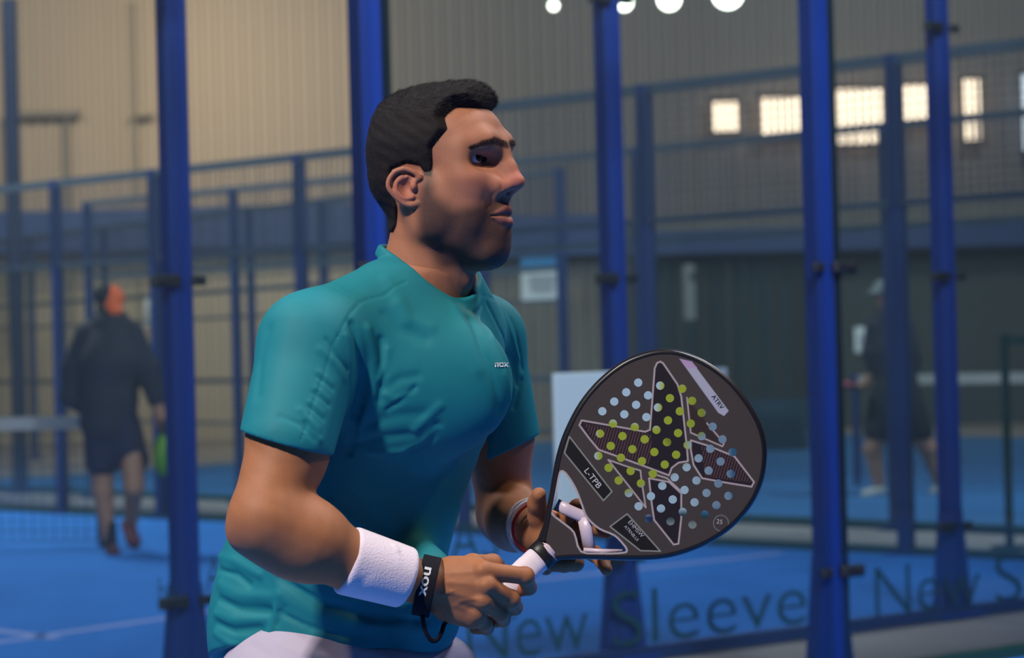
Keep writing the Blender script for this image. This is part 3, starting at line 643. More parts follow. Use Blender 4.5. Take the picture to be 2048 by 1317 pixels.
def strands(name, s, V, Q, n, Lmm, wid, fn, seed=1):
    """thin tapered blades standing on a mesh; fn(q) gives local comb direction"""
    rg=np.random.RandomState(seed); A=V[Q[:,0]];Bv=V[Q[:,1]];C=V[Q[:,2]];D=V[Q[:,3]]
    nr=np.cross(C-A,D-Bv); ar=np.linalg.norm(nr,axis=1); nr/=ar[:,None]+1e-12; cen=(A+Bv+C+D)/4
    ok=fn(hloc(cen))[1]; pr=ar*ok; pr/=pr.sum(); i=rg.choice(len(Q),n,p=pr)
    a=rg.rand(n)[:,None];b=rg.rand(n)[:,None]; p=A[i]*(1-a)*(1-b)+Bv[i]*a*(1-b)+C[i]*a*b+D[i]*(1-a)*b
    N=nr[i]; dl,_,ln=fn(hloc(p)); dw=dl@HM; dw=dw-(dw*N).sum(-1)[:,None]*N*.6; dw/=np.linalg.norm(dw,axis=1)[:,None]+1e-9
    dirn=dw+N*(.28+.25*rg.rand(n)[:,None])+rg.randn(n,3)*.22; dirn/=np.linalg.norm(dirn,axis=1)[:,None]
    side=np.cross(dirn,N+rg.randn(n,3)*.5); side/=np.linalg.norm(side,axis=1)[:,None]+1e-9
    L=(Lmm*ln*(.6+.6*rg.rand(n)))[:,None]*mm; p=p-N*.0012
    mid=p+dirn*L*.55; tip=p+dirn*L-N*L*.12; w=wid*mm
    VV=np.stack([p-side*w,p+side*w,mid+side*w*.8,mid-side*w*.8,tip+side*w*.15,tip-side*w*.15],1).reshape(-1,3)
    b0=np.arange(n)*6; F=np.concatenate([np.stack([b0,b0+1,b0+2,b0+3],-1),np.stack([b0+3,b0+2,b0+4,b0+5],-1)])
    return npmesh(name,VV,F)
def eyeball(g, parent):
    me=bpy.data.meshes.new('eye'); bm=bmesh.new(); bmesh.ops.create_uvsphere(bm,u_segments=110,v_segments=72,radius=.0127); bm.to_mesh(me); bm.free()
    n=len(me.vertices); co=np.zeros(n*3,np.float32); me.vertices.foreach_get('co',co); co=co.reshape(-1,3)
    ax=HF*math.cos(.25)-HL*math.sin(.25)+HU*.02; ax/=np.linalg.norm(ax)   # gaze
    a=np.degrees(np.arccos(np.clip(co@ax/.0127,-1,1)))
    
    me.vertices.foreach_set('co',co.ravel()); c=np.tile(NP([.62,.58,.56]),(n,1)); c[a<26]=[.012,.007,.005]; c[a<11]=[.002,.002,.002]
    set_col(me,c); me.polygons.foreach_set('use_smooth',[True]*len(me.polygons))
    me.transform(Matrix.Translation(Vector(H(*EYE(g))))); return put('eye',me,M_eye,parent)
# ------------------------------------------------------------------ the player: trunk frame, arms, hands
_b=math.radians(41); TF=NP([math.cos(_b),-math.sin(_b),0]); TL=NP([math.sin(_b),math.cos(_b),0]); UP=NP([0,0,1])
SH_R=W(622,692,3.10); SH_L=W(966,676,3.40); EL_R=W(530,1040,2.99); WR_R=W(838,1164,3.07)
EL_L=W(1013,1030,3.46); WR_L=W(1078,1068,3.27)
def catmull(z,zs,vs): return np.interp(z,zs,vs)
def loft(rows, grow=0, p=2.3):
    """closed trunk-like volume; rows (px, py, D, half width along TL, half depth along TF)"""
    rows=sorted(rows,key=lambda r:-r[1]); C=np.array([W(r[0],r[1],r[2]) for r in rows]); z=C[:,2]
    zs=np.linspace(z[0],z[-1],60)
    def sm(v):
        y=np.interp(zs,z,v); k=np.ones(9)/9; return np.convolve(np.pad(y,4,mode='edge'),k,'valid')
    cx,cy=sm(C[:,0]),sm(C[:,1]); A=sm([r[3] for r in rows]); B=sm([r[4] for r in rows])
    def fn(q):
        zz=np.clip(q[...,2],z[0],z[-1]); x=q[...,0]-np.interp(zz,zs,cx); y=q[...,1]-np.interp(zz,zs,cy)
        a=np.interp(zz,zs,A)+grow; b=np.interp(zz,zs,B)+grow
        l=(x*TL[0]+y*TL[1])/a; f=(x*TF[0]+y*TF[1])/b
        k=(np.abs(l)**p+np.abs(f)**p)**(1/p)+1e-9
        g=np.sqrt((l/a)**2+(f/b)**2)+1e-9; r=np.sqrt(l*l+f*f)+1e-9
        d=(k-1)*r/g*.9
        e=np.maximum(z[0]-q[...,2],q[...,2]-z[-1]); return np.where(e>0,np.sqrt(np.maximum(d,0)**2+e*e)+np.minimum(d,0)*0+np.where(d<0,0,0),np.maximum(d,e))
    c=NP([cx.mean(),cy.mean(),(z[0]+z[-1])/2]); return fn,c,max((z[-1]-z[0])/2+.2,.3)
TRUNK=[(852,548,3.225,.066,.060),(848,575,3.23,.088,.062),(838,605,3.235,.125,.072),(820,635,3.24,.150,.086),(806,668,3.24,.160,.100),(798,720,3.24,.165,.112),(788,790,3.25,.165,.122),(765,870,3.26,.158,.122),(735,960,3.27,.150,.118),(705,1060,3.29,.150,.118),(680,1160,3.30,.148,.122),(672,1240,3.31,.154,.130),(672,1330,3.31,.160,.14)]
def finger(s, pts, r, k=.003):
    s.chain(pts,r,k); 
    for p,q in zip(pts[1:-1],r[1:-1]): s.ell(p,(q*1.05,)*3,.003)
def hand_right(s):
    K=[(966,1142,3.068),(974,1172,3.062),(968,1202,3.066),(953,1228,3.078)]          # knuckles
    wr=[(862,1150,3.082),(858,1162,3.074),(856,1175,3.074),(858,1188,3.082)]
    R=.0112
    for i,(a,b) in enumerate(zip(wr,K)):
        s.cap(W(*a)+NP([0,.004,0]),W(*b)+NP([0,.004,0]),.0150,.0118,.012)
    s.ell(W(908,1182,3.092),(.040,.017,.036),.014)
    s.cap(W(905,1140,3.090),W(950,1133,3.085),.016,.012,.014)                         # first web
    s.cap(W(900,1218,3.092),W(945,1240,3.088),.0165,.012,.014)                        # heel of the hand
    for p in K: s.ell(W(p[0],p[1],p[2]-.002),(.0104,.0100,.0104),.006)
    for a,b,c in ((wr[0],K[0],.0009),(wr[1],K[1],.0012),(wr[2],K[2],.0012),(wr[3],K[3],.0009)):   # extensor tendons
        a=NP(a);b=NP(b); p0=a+(b-a)*.35; s.line([W(p0[0],p0[1],p0[2]-.013),W(b[0]-6,b[1],b[2]-.012)],.0035,c)
    s.line([W(885,1190,3.06),W(915,1180,3.055),W(945,1186,3.054)],.0022,.0009); s.line([W(905,1215,3.07),W(925,1203,3.06),W(950,1200,3.056)],.0022,.0008)
    F=[[K[0],(1050,1153,3.092),(1058,1176,3.125),(1030,1184,3.150)],
       [K[1],(1022,1199,3.088),(1030,1216,3.120),(1000,1222,3.148)],
       [K[2],(1000,1226,3.092),(1006,1240,3.122),(978,1246,3.145)],
       [K[3],(968,1246,3.100),(974,1257,3.124),(950,1258,3.142)]]
    RR=[[.0118,.0112,.0098,.0085],[.0118,.0112,.0098,.0085],[.0112,.0106,.0094,.0082],[.0104,.0098,.0086,.0076]]
    for f,r in zip(F,RR):
        s.chain([W(*p) for p in f],r,.0035)
        s.ell(W(*f[1]),(r[1]*1.06,)*3,.003)
        a,b=NP(f[0]),NP(f[1]); 
        for t in (.93,1.02):
            m=a+(b-a)*t; dv=W(*b)-W(*a); dv/=np.linalg.norm(dv); n=np.cross(dv,NP([0,1,0])); n/=np.linalg.norm(n); c0=W(m[0],m[1],m[2]-r[1])
            s.line([c0-n*.005,c0+n*.005],.0011,-.0005)
    # furrows between the fingers
    s.line([W(985,1158,3.05),W(1015,1166,3.07)],.003,-.0015); s.line([W(982,1188,3.05),W(1000,1206,3.07)],.003,-.0012); s.line([W(968,1218,3.06),W(985,1234,3.08)],.003,-.0012)
    # thumb closes round the far side of the grip
    s.chain([W(900,1150,3.10),W(945,1130,3.135),W(985,1128,3.168),W(1012,1150,3.185)],[.016,.0135,.012,.0095],.006)
def hand_left(s):
    # palm behind the racket throat, thumb up on the left, fingers spread below and behind
    s.cap(WR_L,W(1095,1072,3.235),.026,.024,.02)
    s.ell(W(1118,1078,3.232),(.032,.014,.034),.014); s.cap(W(1100,1050,3.232),W(1104,1115,3.228),.017,.017,.014)
    s.chain([W(1088,1062,3.235),W(1078,1034,3.222),W(1074,1008,3.205),W(1078,990,3.190)],[.0165,.0145,.0120,.0098],.006)   # thumb
    s.chain([W(1120,1052,3.228),W(1135,1030,3.222),W(1155,1014,3.215),W(1176,1014,3.210)],[.0125,.0112,.0100,.0088],.005)  # index
    s.chain([W(1135,1066,3.230),W(1168,1056,3.224),W(1196,1058,3.218),W(1216,1066,3.214)],[.0120,.0110,.0098,.0086],.005)  # middle
    s.chain([W(1135,1088,3.230),W(1166,1100,3.226),W(1192,1112,3.216),W(1208,1122,3.202)],[.0118,.0106,.0096,.0084],.005)
    s.chain([W(1190,1106,3.215),W(1204,1124,3.200),W(1213,1140,3.186)],[.0098,.0092,.0080],.004)                            # ring, tip showing under the rim
    s.chain([W(1104,1108,3.226),W(1128,1124,3.205),W(1152,1127,3.190),W(1104,1130,3.176)][:3],[.015,.0125,.011],.006)
    s.chain([W(1150,1127,3.192),W(1128,1130,3.180),W(1106,1131,3.172)],[.0108,.0102,.0092],.004)                            # little finger folded under the throat
    s.chain([W(1098,1118,3.226),W(1092,1138,3.205)],[.016,.009],.006)
def build_arms_sdf():
    s=Sdf()
    m=SH_R+(EL_R-SH_R)*.5
    s.chain([SH_R,m,EL_R],[.058,.0475,.0435],.02,flat=None)
    s.ell(SH_R+(EL_R-SH_R)*.55+NP([.008,-.006,0]),(.047,.045,.075),.02)                       # biceps
    s.ell(EL_R+(WR_R-EL_R)*.14+NP([-.006,0,-.002]),(.042,.038,.040),.03)
    fa=EL_R+(WR_R-EL_R)*.28+NP([0,0,-.003]); s.chain([EL_R,fa,EL_R+(WR_R-EL_R)*.55+NP([0,0,-.009]),WR_R],[.0415,.0440,.0338,.0285],.02)
    s.ell(fa+NP([-.010,-.002,-.002]),(.050,.040,.042),.03)
    s.cap(EL_R+NP([-.026,0,-.018]),EL_R+(WR_R-EL_R)*.3+NP([0,0,-.022]),.016,.022,.02)
    s.line([EL_R+NP([.02,-.045,.025]),EL_R+NP([.055,-.05,-.005]),EL_R+NP([.09,-.05,-.02])],.006,-.0016)
    hand_right(s)
    s.chain([SH_L,(SH_L+EL_L)/2,EL_L],[.055,.045,.040],.02)
    s.ell((SH_L+EL_L)/2+NP([.008,0,-.01]),(.045,.043,.07),.02)
    f2=EL_L+(WR_L-EL_L)*.3; s.chain([EL_L,f2,WR_L],[.038,.041,.026],.02)
    hand_left(s)
    return s
def build_trunk_sdf():
    s=Sdf(); s.add('u',*loft(TRUNK,-.008),.01)
    s.cap(W(830,590,3.22),SH_R,.045,.055,.03); s.cap(W(890,600,3.27),SH_L,.045,.053,.03)
    s.chain([SH_R,SH_R+(EL_R-SH_R)*.45],[.057,.046],.02); s.chain([SH_L,SH_L+(EL_L-SH_L)*.45],[.054,.044],.02)
    s.cap(H(-22,0,-118),H(-34,0,-185),.057,.066,.02)
    return s
# ------------------------------------------------------------------ the player: shirt, shorts, legs
def shirt_base():
    s=Sdf(); s.add('u',*loft(TRUNK),.01)
    s.cap(W(822,572,3.205),SH_R+NP([-.0,0,.004]),.050,.060,.03); s.cap(W(890,603,3.27),SH_L,.046,.056,.03)
    s.ell(W(880,770,3.16),(.095,.05,.09),.06)         # chest
    # back of the shirt below the elbow, hanging loose
    s.ell(W(512,1180,3.30),(.05,.07,.10),.05); s.ell(W(520,1270,3.29),(.062,.08,.08),.04)
    s.ell(W(850,1205,3.19),(.050,.055,.075),.05)
    # sleeves
    a=SH_R; b=W(573,888,3.032); s.cap(a,a+(b-a)*1.0,.066,.0605,.028)
    c=SH_L; d=W(1016,900,3.43); s.cap(c,c+(d-c)*1.0,.056,.049,.022)
    return s
def build_shirt_sdf():
    s=shirt_base(); h=s.hit; S=lambda *pp: [h(x,y) for x,y in pp]
    base=shirt_base(); hb=base.hit
    def L(pp,w,a): s.line([hb(x,y) for x,y in pp],w*mm*(.9 if w>3 else 1),a*mm*(1.2 if w>3 else 1))
    # sleeve hem planes: cut only near the sleeves
    b=W(567,888,3.055); ax=b-SH_R; ax/=np.linalg.norm(ax); pb=hb(566,887)
    hemR=(W(566,886,3.055),ax); d=W(1016,900,3.43); ax2=d-SH_L; ax2/=np.linalg.norm(ax2)
    ax2=NP([.42,0,-.9]); ax2/=np.linalg.norm(ax2)
    FOLDS(L)
    def cutter(pt,n,axp0,axp1,rad):
        e=axp1-axp0
        def fn(p):
            q=p-pt; return -np.minimum(np.minimum(q@n, rad-np.sqrt(((q-(q@n)[...,None]*n)**2).sum(-1))),1)
        return fn
    nR=NP([-.29,0,-.95]); nR/=np.linalg.norm(nR)
    s.add('s',cutter(W(566,884,3.036),nR,0,0,.092),W(566,884,3.036)+nR*.05,.13,.002)
    s.add('s',cutter(W(1016,900,3.43),ax2,0,0,.075),W(1016,900,3.43)+ax2*.05,.11,.002)
    # hollow the sleeve ends round the arms
    for a_,b_,t_,r_ in ((SH_R,EL_R,.50,.0505),(SH_L,EL_L,.52,.0460)):
        m_=a_+(b_-a_)*t_; n_=(b_-a_)/np.linalg.norm(b_-a_)
        s.add('s',lambda p,m_=m_,n_=n_,r_=r_:np.maximum(np.sqrt((((p-m_)-((p-m_)@n_)[...,None]*n_)**2).sum(-1))-r_, -((p-m_)@n_)), m_+n_*.06,.10,.002)
    # neck opening and collar band
    NC=W(856,547,3.225); ru=_cu
    def ring(th,up=0,r=.0625): return NC+r*(math.cos(th)*TF+math.sin(th)*TL)+ru*(-.62*r*math.cos(th)+.020*math.sin(th)**2+up)
    nn=np.cross(ring(0)-NC,ring(math.pi/2)-NC-ru*.02); nn/=np.linalg.norm(nn); nn=nn if nn@UP>0 else -nn
    s.add('s',lambda p:-(np.minimum((p-NC)@nn-.020*np.clip(((p-NC)@TL)**2/.0625**2,0,1.3),.100-np.sqrt(((p-NC)**2).sum(-1)))),NC,.11,.003)
    for up in (-.002,-.007,-.012): s.curve([ring(2*math.pi*i/20,up,.0625+(-up)*.35) for i in range(21)],[.0042]*21,.003,'u',2)
    s.cap(H(10,0,40),H(-32,0,-175),.0590,.0590,.002,'s')
    # lower hem
    def hem(p):
        q=p-W(700,1280,3.15); c=q@NP(TF); l=q@NP(TL)
        return -(q[...,2]+.018*np.sin(l*14+.6)-.02*np.cos(c*9)+.02)*1.0
    s.add('i',hem,(0,0,0),1e9,.003)
    return s
def FOLDS(L):
    # armhole seam and shoulder panel seam
    L([(605,569),(635,565),(673,579),(704,600),(717,606)],1.5,-1.3)
    L([(810,565),(790,574),(768,592),(742,598),(719,606),(700,628),(687,648),(666,690),(648,750),(625,811),(613,849),(602,880)],1.6,-1.5)
    L([(958,590),(985,598),(1012,602),(1030,612),(1040,630)],1.6,-1.4)
    # collar band
    L([(765,512),(803,551),(856,597),(897,626),(939,622)],1.3,-1.0)
    # drape from shoulder to armpit
    L([(704,650),(716,700),(722,760),(712,830)],6,-4.5); L([(690,672),(699,720),(702,780)],4,2.2)
    L([(734,660),(746,720),(744,790),(722,850)],7,3.2); L([(762,680),(768,740),(757,800)],6,-2.2)
    L([(716,700),(722,745),(716,780)],4,-3)
    L([(700,905),(712,850),(722,810)],5,-3)
    # sleeve
    L([(492,846),(520,851),(570,859),(612,873),(644,891)],1.3,-.6); L([(1000,908),(1035,895),(1070,872)],1.3,-.6)
    L([(537,660),(522,720),(515,790)],9,-1.8); L([(585,640),(560,720),(548,800),(540,860)],14,.8)
    for x,y in ((640,758),(632,790),(622,818),(614,850)): L([(x-6,y-4),(x+24,y+22)],2.6,-1.5); L([(x-2,y-14),(x+24,y+8)],2.8,1.2)
    L([(600,820),(625,850),(640,880)],4,1.6); L([(560,835),(600,850),(628,880)],4,-1.0)
    L([(640,700),(662,720),(690,760)],5,1.5); L([(652,680),(672,712),(694,742)],3,-1.5)
    # chest folds radiating from the armpit
    L([(775,775),(800,758),(835,752)],7,-1.3); L([(770,790),(790,800),(815,790)],4,1.6); L([(758,760),(770,735),(775,700)],5,1.6)
    L([(775,820),(810,795),(830,775)],4,-1.8); L([(730,850),(790,832),(850,828)],9,-1.6)
    L([(830,860),(860,830),(880,812)],6,2.2); L([(822,900),(855,885),(875,850)],6,-2.2)
    L([(740,905),(800,905),(845,888),(872,858)],5,2.2); L([(700,890),(760,875),(820,868)],7,-1.5)
    L([(775,560),(800,600),(812,640)],10,1.4)
    L([(795,610),(820,640),(860,655)],9,1.8); L([(770,630),(800,660),(850,680)],9,-1.5)
    L([(940,640),(965,700),(985,760),(1000,820)],8,-2.2); L([(960,620),(985,680),(1010,750),(1020,800)],5,1.8)
    L([(975,610),(1000,660),(1025,720),(1035,770)],4,-2.2); L([(1000,612),(1020,660),(1038,720)],3.5,1.8); L([(1022,640),(1036,690),(1044,740)],3,-1.8)
    L([(1042,760),(1035,790),(1028,815)],4,-2.5)
    L([(905,590),(930,660),(955,740)],10,1.2)
    # belly, side folds
    L([(990,870),(975,930),(955,990),(935,1040)],6,1.8); L([(975,870),(958,930),(935,1000)],6,-1.5)
    L([(640,930),(720,1000),(770,1060)],14,-2); L([(620,960),(660,1010),(700,1040)],8,2)
    L([(800,930),(850,960),(900,950)],14,-1.5)
    L([(850,1240),(740,1232),(640,1205),(560,1155)],7,-4); L([(840,1262),(740,1255),(640,1232),(560,1190)],8,2.6); L([(700,1275),(620,1255),(560,1225)],5,-2.4)
    L([(560,1190),(548,1235),(540,1265)],5,2.2); L([(570,1215),(556,1250)],3.5,-1.6)
    L([(435,1112),(470,1122),(520,1150)],6,3); L([(438,1140),(475,1150),(500,1170)],5,-3); L([(440,1170),(480,1190),(540,1195)],8,2.5)
    L([(440,1200),(480,1218),(540,1222)],6,-4.5); L([(432,1228),(470,1240),(530,1240)],6,3); L([(436,1248),(470,1262),(520,1258)],5,-4); L([(432,1268),(455,1285),(480,1300)],5,3)
SHORTS=[(680,1200,3.31,.120,.100),(678,1260,3.31,.135,.110),(672,1310,3.31,.150,.122),(660,1400,3.31,.170,.135)]
HIP_R=W(600,1400,3.22); HIP_L=W(720,1400,3.40)
KN_R=NP([-.20,2.98,.52]); AN_R=NP([-.42,3.06,.10]); KN_L=NP([.02,3.46,.53]); AN_L=NP([-.08,3.62,.10])
def build_shorts_sdf():
    s=Sdf(); s.add('u',*loft(SHORTS),.01)
    s.cap(HIP_R,HIP_R+(KN_R-HIP_R)*.78,.108,.092,.05); s.cap(HIP_L,HIP_L+(KN_L-HIP_L)*.78,.105,.088,.05)
    s.ell(W(862,1368,3.22),(.070,.07,.070),.05)
    h=s.hit
    L=lambda pp,w,a: s.line([h(x,y) for x,y in pp],w*mm,a*mm)
    L([(925,1262),(880,1285),(840,1300)],4,-2.5); L([(940,1275),(900,1300)],4,2.5); L([(560,1285),(600,1310),(650,1317)],7,2.5); L([(500,1290),(540,1316)],6,-2); L([(700,1300),(760,1310)],8,2)
    for a,b in ((HIP_R,KN_R),(HIP_L,KN_L)):
        n=(b-a)/np.linalg.norm(b-a); pt=a+(b-a)*.74
        s.add('s',lambda p,pt=pt,n=n:-np.minimum((p-pt)@n,.14-np.sqrt(((p-pt)**2).sum(-1))),pt+n*.05,.16,.004)
        s.cap(a+(b-a)*.6,b,.080,.075,.003,'s')
    return s
def build_legs_sdf():
    s=Sdf()
    for hp,kn,an in ((HIP_R,KN_R,AN_R),(HIP_L,KN_L,AN_L)):
        s.chain([hp,hp+(kn-hp)*.6,kn],[.088,.070,.056],.03); s.ell(kn+TF*.02,(.045,.045,.05),.02)
        cf=kn+(an-kn)*.32-TF*.018; s.chain([kn,cf,kn+(an-kn)*.65,an],[.050,.058,.044,.036],.03)
    s.add('u',*loft([(655,1210,3.31,.125,.105),(652,1330,3.31,.14,.115),(650,1400,3.31,.15,.12)]),.03)
    return s
M_skin=mat('skin',(.42,.22,.15),.60,spec=.32,attr='Col',noise=(900,.10),bump=(600,.25,.0006),sss=.12)
M_hair=mat('hair',(.012,.0095,.0105),.75,spec=.2); M_eye=mat('eye',(.8,.8,.8),.12,attr='Col')
M_shirt=mat('teal_jersey',(.008,.180,.222),.66,spec=.25,noise=(60,.05),bump=(1500,.15,.0004))
M_shorts=mat('lilac_white_cloth',(.44,.385,.49),.85,spec=.2,bump=(900,.2,.0005))
M_white=mat('white_towelling',(.72,.62,.72),.95,spec=.1,bump=(420,.8,.0012),sheen=.3)
player=empty('person',(SH_R[0]+.1,3.3,0),'man in teal shirt holding a perforated padel racket in both hands','person')
def join(parts):
    V=[];Q=[];n=0
    for v,q in parts: V.append(v); Q.append(q+n); n+=len(v)
    return np.concatenate(V),np.concatenate(Q)
hs_=build_head_sdf()
lo=H0-.24; lo[2]=H0[2]-.20
headV=hs_.mesh('h',lo,H0+.20,.00125)
ar=build_arms_sdf(); A0=NP([-.55,2.85,.75]); armsV=ar.mesh('a',A0,NP([.25,3.62,1.22]),.0018)
tr=build_trunk_sdf(); trunkV=tr.mesh('t',NP([-.55,2.9,.78]),NP([.2,3.7,1.42]),.006)
lg=build_legs_sdf(); legsV=lg.mesh('l',NP([-.7,2.7,.05]),NP([.3,3.9,.95]),.007)
V,Q=join([headV,armsV,trunkV,legsV]); me=npmesh('body',V,Q); set_col(me,skin_color(V)); put('body',me,M_skin,player)
for g in (-1,1): eyeball(g,player)
hs2=build_hair_sdf(); Vh,Qh=hs2.mesh('hair',H0-.17,H0+.20,.002); hair=put('hair',npmesh('hair',Vh,Qh),M_hair,player)
def comb(q):
    f,l,u=q[:,0],q[:,1],q[:,2]; top=sstep(80,115,u)[:,None]; d=NP([.25,0,-1])*(1-top)+NP([1,.15,.35])*top; d=d+NP([-.6,0,0])*sstep(20,-60,f)[:,None]*(1-top)
    return d, np.clip(hair_in(q)+4,0,8)*(u>-75), .45+.55*top[:,0]
sh=strands('hair_strands',hs2,Vh,Qh,60000,9,.10,comb); so=put('hair_strands',sh,mat('hair_strand',(.015,.011,.013),.6,spec=.35),player); so['kind']='stuff'
def browcomb(q):
    f,l,u=q[:,0],q[:,1],q[:,2]; al=np.abs(l); best=np.full(len(f),99.)
    for i,(a,b) in enumerate(zip(BROW[:-1],BROW[1:])):
        a=NP(a);b=NP(b);Q_=np.stack([al,u],-1)-a;e=b-a;t=np.clip(Q_@e/(e@e),0,1);best=np.minimum(best,np.sqrt(((Q_-t[:,None]*e)**2).sum(-1))/[3.4,3.2,2.6,1.8][i])
    d=np.stack([-.4+0*f,np.sign(l),.35-.02*(al-20)],-1); return d,(best<1)*(f>45)*1.0,np.ones(len(f))
bv,bq=headV
for g in (-1,1):
    sel=bq[(hloc(bv[bq[:,0]])[:,1]*g>0)&(hloc(bv[bq[:,0]])[:,2]>45)&(hloc(bv[bq[:,0]])[:,2]<72)&(hloc(bv[bq[:,0]])[:,0]>40)]
    put('eyebrow',strands('eyebrow',hs_,bv,sel,900,6.5,.10,browcomb,3+g),M_hair,player)['kind']='stuff'
def beardcomb(q):
    f,l,u=q[:,0],q[:,1],q[:,2]; al=np.abs(l); e=polysd(f,u,NP([(10,24),(24,18),(30,-6),(50,-25),(72,-21),(88,-15),(100,-14),(130,-14),(130,-108),(24,-104),(4,-66),(4,-20)]))
    w=sstep(-5,12,e)*(u<26); w*=1-((f>82)&(al<24)&(np.abs(u+35)<8)); return np.stack([.5+0*f,0*f,-1+0*f],-1),w+1e-9,np.ones(len(f))
cq=hloc(bv[bq[:,0]]); sel=bq[(cq[:,0]>0)&(cq[:,2]<26)&(cq[:,2]>-110)&(np.abs(cq[:,1])<74)]
put('beard',strands('beard',hs_,bv,sel,38000,2.6,.11,beardcomb,9),M_hair,player)['kind']='stuff'
ssd=build_shirt_sdf(); Vs,Qs=ssd.mesh('shirt',NP([-.55,2.9,.78]),NP([.2,3.7,1.40]),.0022)
shirt=put('shirt',npmesh('shirt',Vs,Qs),M_shirt,player)
shd=build_shorts_sdf(); Vo,Qo=shd.mesh('shorts',NP([-.6,2.8,.5]),NP([.3,3.8,1.0]),.004); put('shorts',npmesh('shorts',Vo,Qo),M_shorts,player)
# wristband on the near forearm
wa,wb=W(690,1117,3.035),W(816,1157,3.062); wx=(wb-wa)/np.linalg.norm(wb-wa); wbd=Sdf()
wbd.cap(wa-wx*.04+NP([0,-.003,-.002]),wb+wx*.04,.0465,.0368,.01); wbd.half(wa,-wx,'i',.008); wbd.half(wb,wx,'i',.008)
wbd.line([W(790,1093,3.03),W(803,1105,3.02),W(800,1130,3.01)],.004,.0022); wbd.line([W(700,1080,3.0),W(735,1150,3.0),W(700,1190,3.01)],.008,-.001)
Vw,Qw=wbd.mesh('wristband',wa-.09,wb+.09,.0016); put('wristband',npmesh('wristband',Vw,Qw),M_white,player)
# ------------------------------------------------------------------ padel racket
def RD(px,py): return 3.160+(905-py)*.00003-(px-1340)*.00004
def RP(px,py,off=0.0): return W(px,py,RD(px,py)+off)           # off>0: away from the camera
zz=lambda L: [(1000+x/2.634,680+y/2.634) for x,y in L]
OUTL=[(1081,1082),(1093,1022),(1102.5,968.5),(1114,908),(1131,858.5),(1159.5,805),(1197,760),(1243,724),(1288,705),(1326,698.5),(1364,703),(1410,722),(1455,754),(1490,794),(1516,836),(1529.6,874),(1533.5,912),(1527,961),(1505,1010),(1467,1054),(1421,1086),(1372,1107),(1319,1119),(1247,1121),(1171,1119),(1120,1121),(1106,1126)]
THRO=zz([(330,697),(368,742),(400,800),(430,880),(455,940),(520,1000),(600,1035),(645,1080),(662,1105),(650,1118),(540,1122),(430,1112),(395,1015),(340,965),(278,915),(280,880),(298,800),(315,720)])
HOLES=zz([(728,226),(665,277),(602,326),(539,377),(844,242),(780,293),(717,343),(655,393),(595,442),(527,495),(960,258),(895,308),(832,357),(771,408),(710,460),(645,508),(583,560),(518,612),(1012,322),(947,377),(885,425),(824,475),(762,525),(697,577),(637,622),(572,675),(1062,385),(1005,442),(938,492),(880,540),(813,592),(748,640),(688,692),(625,742),(1120,458),(1062,508),(988,555),(928,606),(868,658),(805,707),(742,757),(678,808),(1172,525),(1108,575),(1046,625),(983,672),(920,725),(855,770),(795,825),(730,878),(1225,592),(1162,642),(1099,690),(1035,742),(972,792),(910,842),(848,890),(783,943),(1216,707),(1150,758),(1088,808),(1025,857),(963,908),(898,957),(1203,823),(1140,872),(1078,922),(1014,975)])
HR=8.4
def smooth_loop(P,sub=4):
    P=[NP(p) for p in P]; n=len(P); out=[]
    for i in range(n):
        p0,p1,p2,p3=P[i-1],P[i],P[(i+1)%n],P[(i+2)%n]
        for j in range(sub):
            t=j/sub; out.append(.5*((2*p1)+(p2-p0)*t+(2*p0-5*p1+4*p2-p3)*t*t+(3*p1-p0-3*p2+p3)*t**3))
    return np.array(out)
def filled(name, loops, z0, z1, bevel=0):
    """flat plate with holes in photo-plane units, thickness z0..z1 (m), mapped on to the racket plane"""
    cu=bpy.data.curves.new(name,'CURVE'); cu.dimensions='2D'; cu.fill_mode='BOTH'; cu.extrude=(z1-z0)/2*1000-bevel; cu.bevel_depth=bevel; cu.bevel_resolution=2
    for L in loops:
        sp=cu.splines.new('POLY'); sp.points.add(len(L)-1); sp.use_cyclic_u=True
        for p,q in zip(sp.points,L): p.co=(q[0]/10,-q[1]/10,0,1)
    o=bpy.data.objects.new(name,cu); COL.objects.link(o); dg=bpy.context.evaluated_depsgraph_get(); me=bpy.data.meshes.new_from_object(o.evaluated_get(dg)); bpy.data.objects.remove(o); bpy.data.curves.remove(cu)
    n=len(me.vertices); co=np.zeros(n*3,np.float32); me.vertices.foreach_get('co',co); co=co.reshape(-1,3).astype(float)
    out=np.array([RP(x*10,-y*10,(z0+z1)/2-z/1000) for x,y,z in co]); me.vertices.foreach_set('co',out.astype(np.float32).ravel()); me.update(); me.materials.clear(); return me
M_face=mat('racket_print',(.05,.04,.04),.50,spec=.35,attr='Col',noise=(400,.10)); M_carbon=mat('carbon_edge',(.012,.011,.016),.32,spec=.5)
M_black=mat('black_plastic',(.010,.010,.013),.45); M_lilac=mat('lilac_gloss',(.62,.50,.60),.35); M_grip=mat('white_grip_tape',(.80,.70,.82),.7,bump=(500,.3,.0005))
M_print=mat('pale_print',(.45,.43,.47),.5); M_strap=mat('black_webbing',(.006,.006,.012),.85,spec=.2,bump=(900,.4,.0006)); M_mark=mat('grey_mark',(.55,.55,.58),.5)
racket=empty('padel_racket',RP(1083,1108),'black perforated padel racket with star outline and white grip held by the man','padel racket')
circ=[[(x+HR*math.cos(t),y+HR*math.sin(t)) for t in np.linspace(0,2*math.pi,21)[:-1]] for x,y in HOLES]
outl=smooth_loop(OUTL[1:-2]+[],4) if False else None
oo=[NP(p) for p in OUTL]; ol=[]
